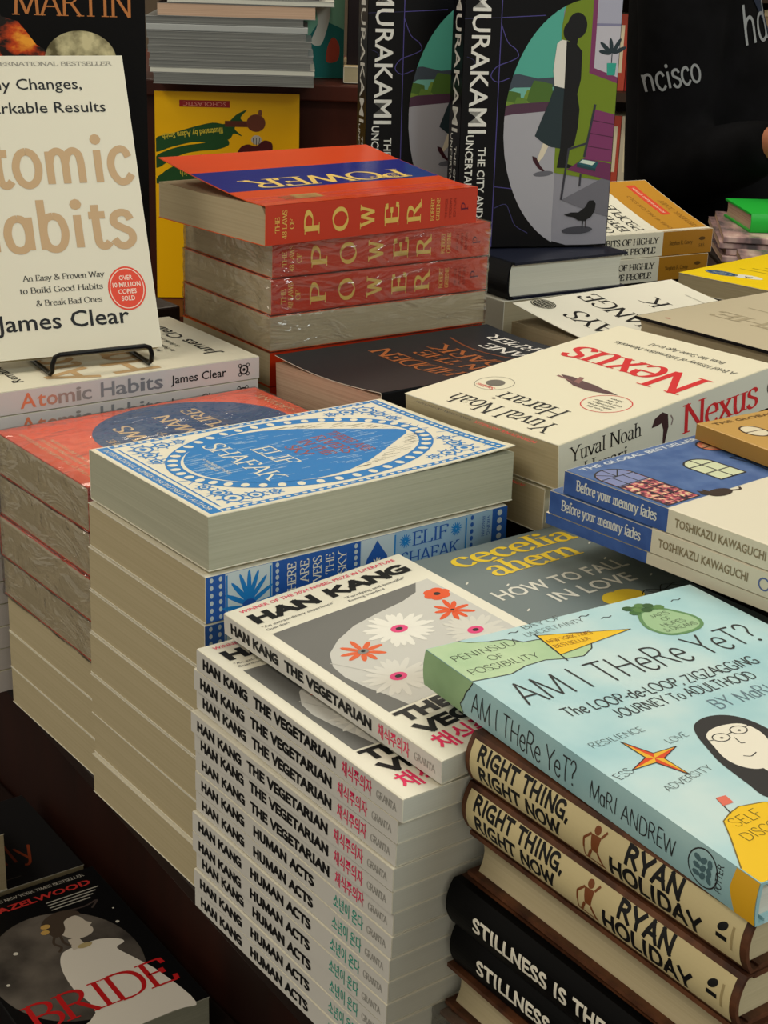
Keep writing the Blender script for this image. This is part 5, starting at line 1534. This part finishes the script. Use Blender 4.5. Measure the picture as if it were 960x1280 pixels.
# ------------------------------------------------------------------ low plinth, bottom left of the picture
BW, BH, BT = .129, .198, .0255
def br_front(A):
    A.rect(.0004, .0004, BW - .0004, BH - .0004, mat('0c0c0e', .45, .12), -1)
    A.text('THE SPELLBINDING NEW YORK TIMES BESTSELLER', .006, .1885, .0036, mat('bdbab0'), w=.112, font='serif')
    A.text('ALI HAZELWOOD', .006, .1755, .0068, mat('c0302c'), w=.112, off=.03)
    for k in range(4): A.line([(.076, .1695 - k * .0036), (.121 - k * .004, .1695 - k * .0036)], .0011, mat('b9b6ac'), 2)
    A.ell(.058, .090, .056, .068, noise_mat('moon_haze', '2b2725', '6b645d', (1, 1, 1), 22, 4, .5), 0, 48)
    A.line([(.084, .152), (.100, .150), (.112, .153), (.104, .145)], .0016, mat('4a3f3c'), 2, True)
    SKN = mat('d0c7b9'); DR = mat('e9e4da')
    A.poly(catmull([(.052, .028), (.050, .06), (.052, .085), (.058, .101), (.066, .106), (.078, .106), (.092, .105), (.104, .098), (.106, .092), (.098, .088), (.104, .07), (.112, .045), (.118, .0), (.1, .0), (.03, .0), (.02, .01)], True), DR, 1)
    A.poly([(.069, .103), (.080, .103), (.079, .116), (.071, .117)], SKN, 2)
    A.poly(catmull([(.070, .124), (.069, .136), (.075, .145), (.085, .146), (.091, .139), (.0925, .132), (.0955, .1275), (.093, .125), (.0935, .121), (.091, .116), (.084, .1135), (.076, .115)], True), SKN, 3)
    HR = mat('4a3e34')
    A.poly(catmull([(.062, .130), (.060, .142), (.067, .151), (.080, .154), (.091, .149), (.0925, .142), (.086, .143), (.078, .140), (.075, .131), (.070, .125), (.064, .124)], True), HR, 4)
    A.line([(.064, .126), (.060, .118), (.063, .111), (.059, .106)], .0022, HR, 4, True); A.line([(.068, .124), (.067, .115), (.070, .109)], .0022, HR, 4, True)
    A.ell(.063, .141, .004, .003, mat('c9a35a'), 5, 10); A.ell(.060, .1345, .0035, .003, mat('c9a35a'), 5, 10); A.ell(.079, .104, .006, .003, mat('b9a878'), 5, 12)
    for x, y, r in ((.018, .128, .002), (.031, .122, .002), (.113, .118, .0016), (.118, .136, .0009), (.012, .09, .0015)): A.ell(x, y, r, r, mat('d9d6cc'), 2, 8)
    A.text('BRIDE', .008, .030, .030, mat('c81f22', .4), w=.114, font='serif', thick=.12, thin=.04, l=6)
br = paperback('paperback_book', BW, BH, BT, mat('141416', .4), PG_GREY, br_front, lambda A: A.text('BRIDE', .06, .007, .011, mat('c81f22'), w=.06, font='serif'))
place(br, (-.2192, .8450, .6455), 35.9, BW, BH, BT, 'V')
tag(br, 'black novel with red title over a woman in white, on the low plinth', 'book')
def dk_front(A):
    A.text('Lily', .098, .128, .030, mat('8f3c1c'), w=.046, font='hand', thick=.09, rot=90)
    A.line([(.118, .05), (.118, .15)], .0012, mat('55504a'), 2)
dk = paperback('paperback_book', .130, .200, .0245, mat('1b1b1d', .35), PG_CREAM, dk_front, None)
a = R(36)
nr = (-.2382 - .2 * math.cos(a), 1.0845 - .2 * math.sin(a), .6447)
place(dk, nr, 36, .200, .130, .0245, 'F')
tag(dk, 'dark novel with rusty script lettering, behind the red-titled one on the low plinth', 'book')
xb = paperback('paperback_book', .085, .18, .052, mat('1a1a1c', .35), PG_CREAM, None, None)
place(xb, (-.2878 - .18 * math.cos(a) - .004, 1.0445 - .18 * math.sin(a), .6973), 36, .18, .085, .052, 'F')
tag(xb, 'thick cream-paged book on the dark novel, at the left picture edge', 'book')

# ------------------------------------------------------------------ bookshelf far behind
bk = empty('bookcase')
tag(bk, 'tall bookcase full of red and cream books far behind the person', 'bookcase')
X0, X1, YB = .35, 1.75, 4.5
SH_ = mat('3a2a20', .6)
for nm, bxs in (('side_panel', [((X0 - .03, YB, 0), (X0, YB + .32, 2.1))]), ('side_panel', [((X1, YB, 0), (X1 + .03, YB + .32, 2.1))]), ('back_panel', [((X0, YB + .30, .05), (X1, YB + .32, 2.1))])):
    mb = MB()
    for p, q in bxs: mb.box(p, q, SH_)
    mb.obj(nm, bk)
lev = [.42, .70, .98, 1.26, 1.54]
for zz in [.1] + lev + [2.07]:
    mb = MB(); mb.box((X0 + .0005, YB + .001, zz - .025), (X1 - .0005, YB + .299, zz), SH_); mb.obj('shelf_board', bk)
cols = ['a8281f', 'c9462e', 'd9d0bc', '8e1d1d', 'cfa06a', 'b5322a', 'e0d8c4', '6b2a22', 'd26a2c', '3a2b2a', 'c8bda6', 'b94a38']
tpl = {}
rb = random.Random(12)
for li, zz in enumerate(lev[:4]):
    if li in (0, 1, 2):
        x = X0 + .02
        while x < (1.02 if li < 2 else .80):
            wd = rb.choice((.018, .024, .03, .036))
            key = (wd, rb.choice(cols))
            if key not in tpl:
                o = tpl[key] = paperback('paperback_book', .14, .21, wd, mat(key[1], .5), PG_CREAM, None, lambda A, wd=wd: A.rect(.03, wd * .3, .16, wd * .7, mat('e3d6b8'), 1))
            else:
                o = copy_tree(tpl[key])
            # spine towards the shop: local x goes back, y goes up
            o.matrix_world = Matrix(((0, 0, -1, x + wd), (1, 0, 0, YB + .06), (0, 1, 0, zz + .001), (0, 0, 0, 1)))
            tag(o, 'small book standing spine out in the bookcase behind the person', 'book', 'books standing in the far bookcase')
            x += wd + .0015
        if li == 2:
            for x in (.83, 1.02, 1.19, 1.36):
                zz2 = zz + .001
                for k in range(9):
                    wd = rb.choice((.018, .024, .03))
                    key = ('flat', wd, rb.choice(('d9c9a8', 'cbb48e', 'a88c68', 'e0d4b8', '8a6a4c', 'c4b290')))
                    if key not in tpl:
                        o = tpl[key] = paperback('paperback_book', .12, .155, wd, mat(key[2], .5), PG_CREAM)
                    else:
                        o = copy_tree(tpl[key])
                    dx = rb.uniform(-.004, .004)
                    o.matrix_world = Matrix(((0, -1, 0, x + .158 + dx), (1, 0, 0, YB + .05), (0, 0, 1, zz2), (0, 0, 0, 1)))
                    zz2 += wd + .0008
                    if zz2 > 1.2: break
                    tag(o, 'beige book lying in a flat stack in the bookcase behind the person', 'book', 'books lying flat in the far bookcase')
                else:
                    continue
                tag(o, 'beige book lying in a flat stack in the bookcase behind the person', 'book', 'books lying flat in the far bookcase')

# ------------------------------------------------------------------ person at the back right, seen from shoulder to hip in the picture
def loft(mb, rings, m, n=20, side=None):
    """rings: (centre, half width along side, half width across)"""
    C_ = [Vector(r[0]) for r in rings]
    V, F = [], []
    s0 = Vector(side or (0, 1, 0))
    for i, r in enumerate(rings):
        t = (C_[min(i + 1, len(C_) - 1)] - C_[max(i - 1, 0)]).normalized()
        a = (s0 - t * s0.dot(t)).normalized()
        b = t.cross(a)
        V += [C_[i] + a * r[1] * math.cos(2 * math.pi * k / n) + b * r[2] * math.sin(2 * math.pi * k / n) for k in range(n)]
    for i in range(len(rings) - 1):
        F += [(i * n + k, i * n + (k + 1) % n, (i + 1) * n + (k + 1) % n, (i + 1) * n + k) for k in range(n)]
    F += [tuple(range(n))[::-1], tuple((len(rings) - 1) * n + k for k in range(n))]
    mb.add(V, F, m)
def ball(mb, c, r, m, n=16):
    c = Vector(c)
    loft(mb, [(c + Vector((0, 0, -r[2] * math.cos(math.pi * (i + .02) / (8.04)))), r[1] * max(.02, math.sin(math.pi * (i + .02) / 8.04)), r[0] * max(.02, math.sin(math.pi * (i + .02) / 8.04))) for i in range(9)], m, n)
def fuse(mb, name, parent, vox, smooth_it=6):
    """one continuous skin out of the overlapping limbs"""
    o = mb.obj(name)
    r = o.modifiers.new('fuse', 'REMESH'); r.mode = 'VOXEL'; r.voxel_size = vox
    sm = o.modifiers.new('soft', 'SMOOTH'); sm.factor = .5; sm.iterations = smooth_it
    dg = bpy.context.evaluated_depsgraph_get(); dg.update()
    me = bpy.data.meshes.new_from_object(o.evaluated_get(dg))
    bpy.data.objects.remove(o)
    me.materials.clear(); me.materials.append(mb.mats[0])
    for p in me.polygons: p.use_smooth = True; p.material_index = 0
    me.name = name
    q = bpy.data.objects.new(name, me); COL.objects.link(q); q.parent = parent
    return q
SKIN = noise_mat('skin', 'a5674c', 'bb7a5c', (1, 1, 1), 20, 3, .5, 0, spec=.35)
HOOD = noise_mat('black_fleece', '08080a', '111114', (1, 1, 1), 14, 5, .9, .5, spec=.08)
TROU = noise_mat('dark_denim', '14161c', '1e222c', (1, 1, 1), 60, 3, .8)
pr = empty('person')
pr.location = (-.024, 0, 0)
tag(pr, 'person in a black hooded sweatshirt with silver script on the sleeve, forearm held forward', 'person')
SH_R, EL_R, WR_R = Vector((.437, 2.385, 1.355)), Vector((.445, 2.375, 1.045)), Vector((.551, 2.215, 1.115))
SH_L, EL_L, WR_L = Vector((.500, 2.745, 1.365)), Vector((.530, 2.775, 1.06)), Vector((.655, 2.665, 1.10))
hip = [Vector((.545, 2.47, .93)), Vector((.560, 2.62, .93))]
def hand(mb, wr, d, palm_up, out):
    d = d.normalized(); o2 = (out - d * out.dot(d)).normalized(); nrm = d.cross(o2)
    loft(mb, [(wr - d * .02, .026, .020), (wr + d * .01, .026, .019), (wr + d * .04, .038, .016), (wr + d * .075, .042, .014), (wr + d * .088, .038, .011)], SKIN, 14, o2)
    for k, L in enumerate((.066, .076, .070, .055)):
        b0 = wr + d * .080 + o2 * (.030 - k * .020)
        cur = -nrm * palm_up
        p1 = b0 + d * L * .42 + cur * .006; p2 = p1 + d * L * .30 + cur * .014; p3 = p2 + d * L * .20 + cur * .018
        loft(mb, [(b0 - d * .012, .0092, .0088), (b0, .0090, .0086), (p1, .0084, .0080), (p2, .0076, .0072), (p3, .0055, .0052)], SKIN, 10, o2)
    b0 = wr + d * .025 + o2 * .030
    loft(mb, [(b0 - o2 * .012, .012, .012), (b0 + o2 * .012 + d * .014, .0115, .011), (b0 + o2 * .024 + d * .036, .0100, .0095), (b0 + o2 * .026 + d * .058, .0066, .006)], SKIN, 10, d)
mb = MB()
loft(mb, [((.550, 2.545, .86), .155, .095), ((.550, 2.545, .95), .165, .105), ((.530, 2.55, 1.10), .140, .090), ((.487, 2.56, 1.25), .150, .074), ((.473, 2.565, 1.36), .150, .058), ((.478, 2.565, 1.43), .075, .055), ((.492, 2.563, 1.49), .055, .055), ((.505, 2.560, 1.54), .052, .055)], SKIN)
for sh, el, wr in ((SH_R, EL_R, WR_R), (SH_L, EL_L, WR_L)):
    loft(mb, [(sh + Vector((0, .03 if sh is SH_R else -.03, .0)), .05, .05), (sh.lerp(el, .35), .043, .045), (el + (sh - el) * .06, .036, .038)], SKIN, 16, (1, 0, 0))
    loft(mb, [(el + (sh - el) * .04, .036, .038), (el.lerp(wr, .35), .038, .036), (wr, .025, .021), (wr + (wr - el) * .05, .025, .021)], SKIN, 16, (0, 0, 1))
for h in hip:
    f = Vector((h.x - .03, h.y, .06))
    loft(mb, [(h, .085, .095), (h.lerp(f, .5), .055, .058), (h.lerp(f, .62), .05, .058), (h.lerp(f, .92), .035, .038), (f, .035, .04)], SKIN, 16)
ball(mb, (.520, 2.555, 1.625), (.098, .076, .118), SKIN)
loft(mb, [((.575, 2.553, 1.57), .045, .03), ((.592, 2.552, 1.545), .028, .022)], SKIN, 12)
loft(mb, [((.600, 2.552, 1.645), .008, .008), ((.622, 2.551, 1.605), .014, .012), ((.606, 2.552, 1.598), .012, .01)], SKIN, 10)
for sy in (-1, 1):
    ball(mb, (.510, 2.555 + sy * .079, 1.62), (.018, .008, .030), SKIN, 10)
hand(mb, WR_R + (WR_R - EL_R) * .06, (WR_R - EL_R), 1, Vector((-.2, .3, 1)))
hand(mb, WR_L + (WR_L - EL_L) * .06, (WR_L - EL_L), 1, Vector((-.2, -.3, 1)))
fuse(mb, 'body', pr, .006, 4)
mb = MB()
for sy in (-1, 1):
    ball(mb, (.608, 2.552 + sy * .032, 1.638), (.008, .011, .007), mat('e6e2da', .3), 12)
    ball(mb, (.6145, 2.552 + sy * .032, 1.638), (.003, .005, .005), mat('20140e', .3), 10)
mb.obj('eyes', pr, True)
mb = MB(); loft(mb, [((.613, 2.525, 1.570), .003, .002), ((.618, 2.552, 1.571), .006, .006), ((.613, 2.579, 1.570), .003, .002)], mat('9a4c42', .4), 10, (0, 0, 1)); mb.obj('mouth', pr, True)
mb = MB()
ball(mb, (.500, 2.556, 1.665), (.108, .086, .095), mat('15110f', .6)); ball(mb, (.462, 2.557, 1.60), (.060, .070, .085), mat('15110f', .6))
fuse(mb, 'hair', pr, .009, 4)
mb = MB()
for h in hip:
    f = Vector((h.x - .03, h.y, .05))
    loft(mb, [(h + Vector((0, 0, .05)), .095, .115), (h, .098, .115), (h.lerp(f, .45), .075, .085), (h.lerp(f, .9), .062, .070), (f, .062, .072)], TROU, 18)
fuse(mb, 'trousers', pr, .012, 4)
for h in hip:
    mb = MB()
    loft(mb, [((h.x - .09, h.y, .045), .036, .044), ((h.x - .03, h.y, .05), .042, .049), ((h.x + .06, h.y - .004, .038), .046, .037), ((h.x + .15, h.y - .008, .028), .040, .027), ((h.x + .175, h.y - .008, .022), .022, .016)], mat('1a1a1c', .5), 16)
    mb.obj('shoe', pr, True)
mb = MB()
loft(mb, [((.560, 2.545, .80), .190, .150), ((.560, 2.545, .86), .195, .155), ((.556, 2.545, .97), .195, .155), ((.530, 2.55, 1.10), .185, .138), ((.489, 2.555, 1.25), .190, .104), ((.474, 2.56, 1.36), .195, .090), ((.474, 2.565, 1.425), .130, .080), ((.482, 2.565, 1.47), .082, .075)], HOOD, 28)
loft(mb, [(SH_R + Vector((.02, .075, .02)), .075, .085), (SH_R + Vector((0, .02, .005)), .074, .076), (SH_R.lerp(EL_R, .35), .064, .066), (SH_R.lerp(EL_R, .75), .058, .062), (EL_R + Vector((0, 0, -.005)), .055, .060)], HOOD, 20, (1, 0, 0))
loft(mb, [(EL_R + Vector((-.012, .01, .01)), .055, .055), (EL_R.lerp(WR_R, .3), .056, .056), (EL_R.lerp(WR_R, .75), .047, .047), (EL_R.lerp(WR_R, .97), .038, .038), (EL_R.lerp(WR_R, 1.02), .034, .034)], HOOD, 20, (0, 0, 1))
loft(mb, [(SH_L + Vector((.0, -.075, .02)), .075, .085), (SH_L + Vector((0, -.02, .005)), .072, .074), (SH_L.lerp(EL_L, .35), .064, .066), (EL_L, .055, .058)], HOOD, 20, (1, 0, 0))
loft(mb, [(EL_L + Vector((-.012, -.01, .01)), .055, .055), (EL_L.lerp(WR_L, .3), .054, .054), (EL_L.lerp(WR_L, .97), .038, .038), (EL_L.lerp(WR_L, 1.02), .034, .034)], HOOD, 20, (0, 0, 1))
loft(mb, [((.430, 2.565, 1.40), .110, .045), ((.405, 2.565, 1.44), .120, .060), ((.405, 2.565, 1.50), .105, .050), ((.425, 2.565, 1.53), .085, .03)], HOOD, 20)
hd = fuse(mb, 'hoodie', pr, .010, 5)
# embroidery and the navy panel follow the cloth
tree = BVHTree.FromPolygons([v.co.copy() for v in hd.data.vertices], [tuple(p.vertices) for p in hd.data.polygons])
def cloth_map(ox, oz, ang):
    c, s = math.cos(R(ang)), math.sin(R(ang))
    def f(x, y, l):
        X, Z = ox + x * c - y * s, oz + x * s + y * c
        h = (None,)
        for _ in range(40):
            h = tree.ray_cast(Vector((X, 1.2, Z)), Vector((0, 1, 0)))
            if h[0] is not None and h[0].y < 2.56: break
            X -= .004
        n = h[1] if h[1].y < 0 else -h[1]
        p = h[0] + n * (l + .0012)
        return tuple(p)
    return f
em = MB()
SIL = mat('8d9196', .5)
Art(em, cloth_map(.3900, 1.1700, 16), .006).text('ncisco', 0, 0, .036, SIL, w=.078, font='hand', thick=.11, l=6)
pn = MB()
A = Art(em, cloth_map(0, 0, 0), .012)
A.poly([(.480, 1.36), (.590, 1.36), (.606, 1.30), (.628, 1.23), (.600, 1.232), (.575, 1.265), (.548, 1.30), (.515, 1.34)], mat('16233c', .7), 1)
Art(em, cloth_map(.536, 1.2380, 12), .006).text('hd', 0, 0, .058, SIL, w=.046, font='hand', thick=.09, l=8)
em.obj('embroidery', pr)['label'] = 'silver script lettering and navy panel'
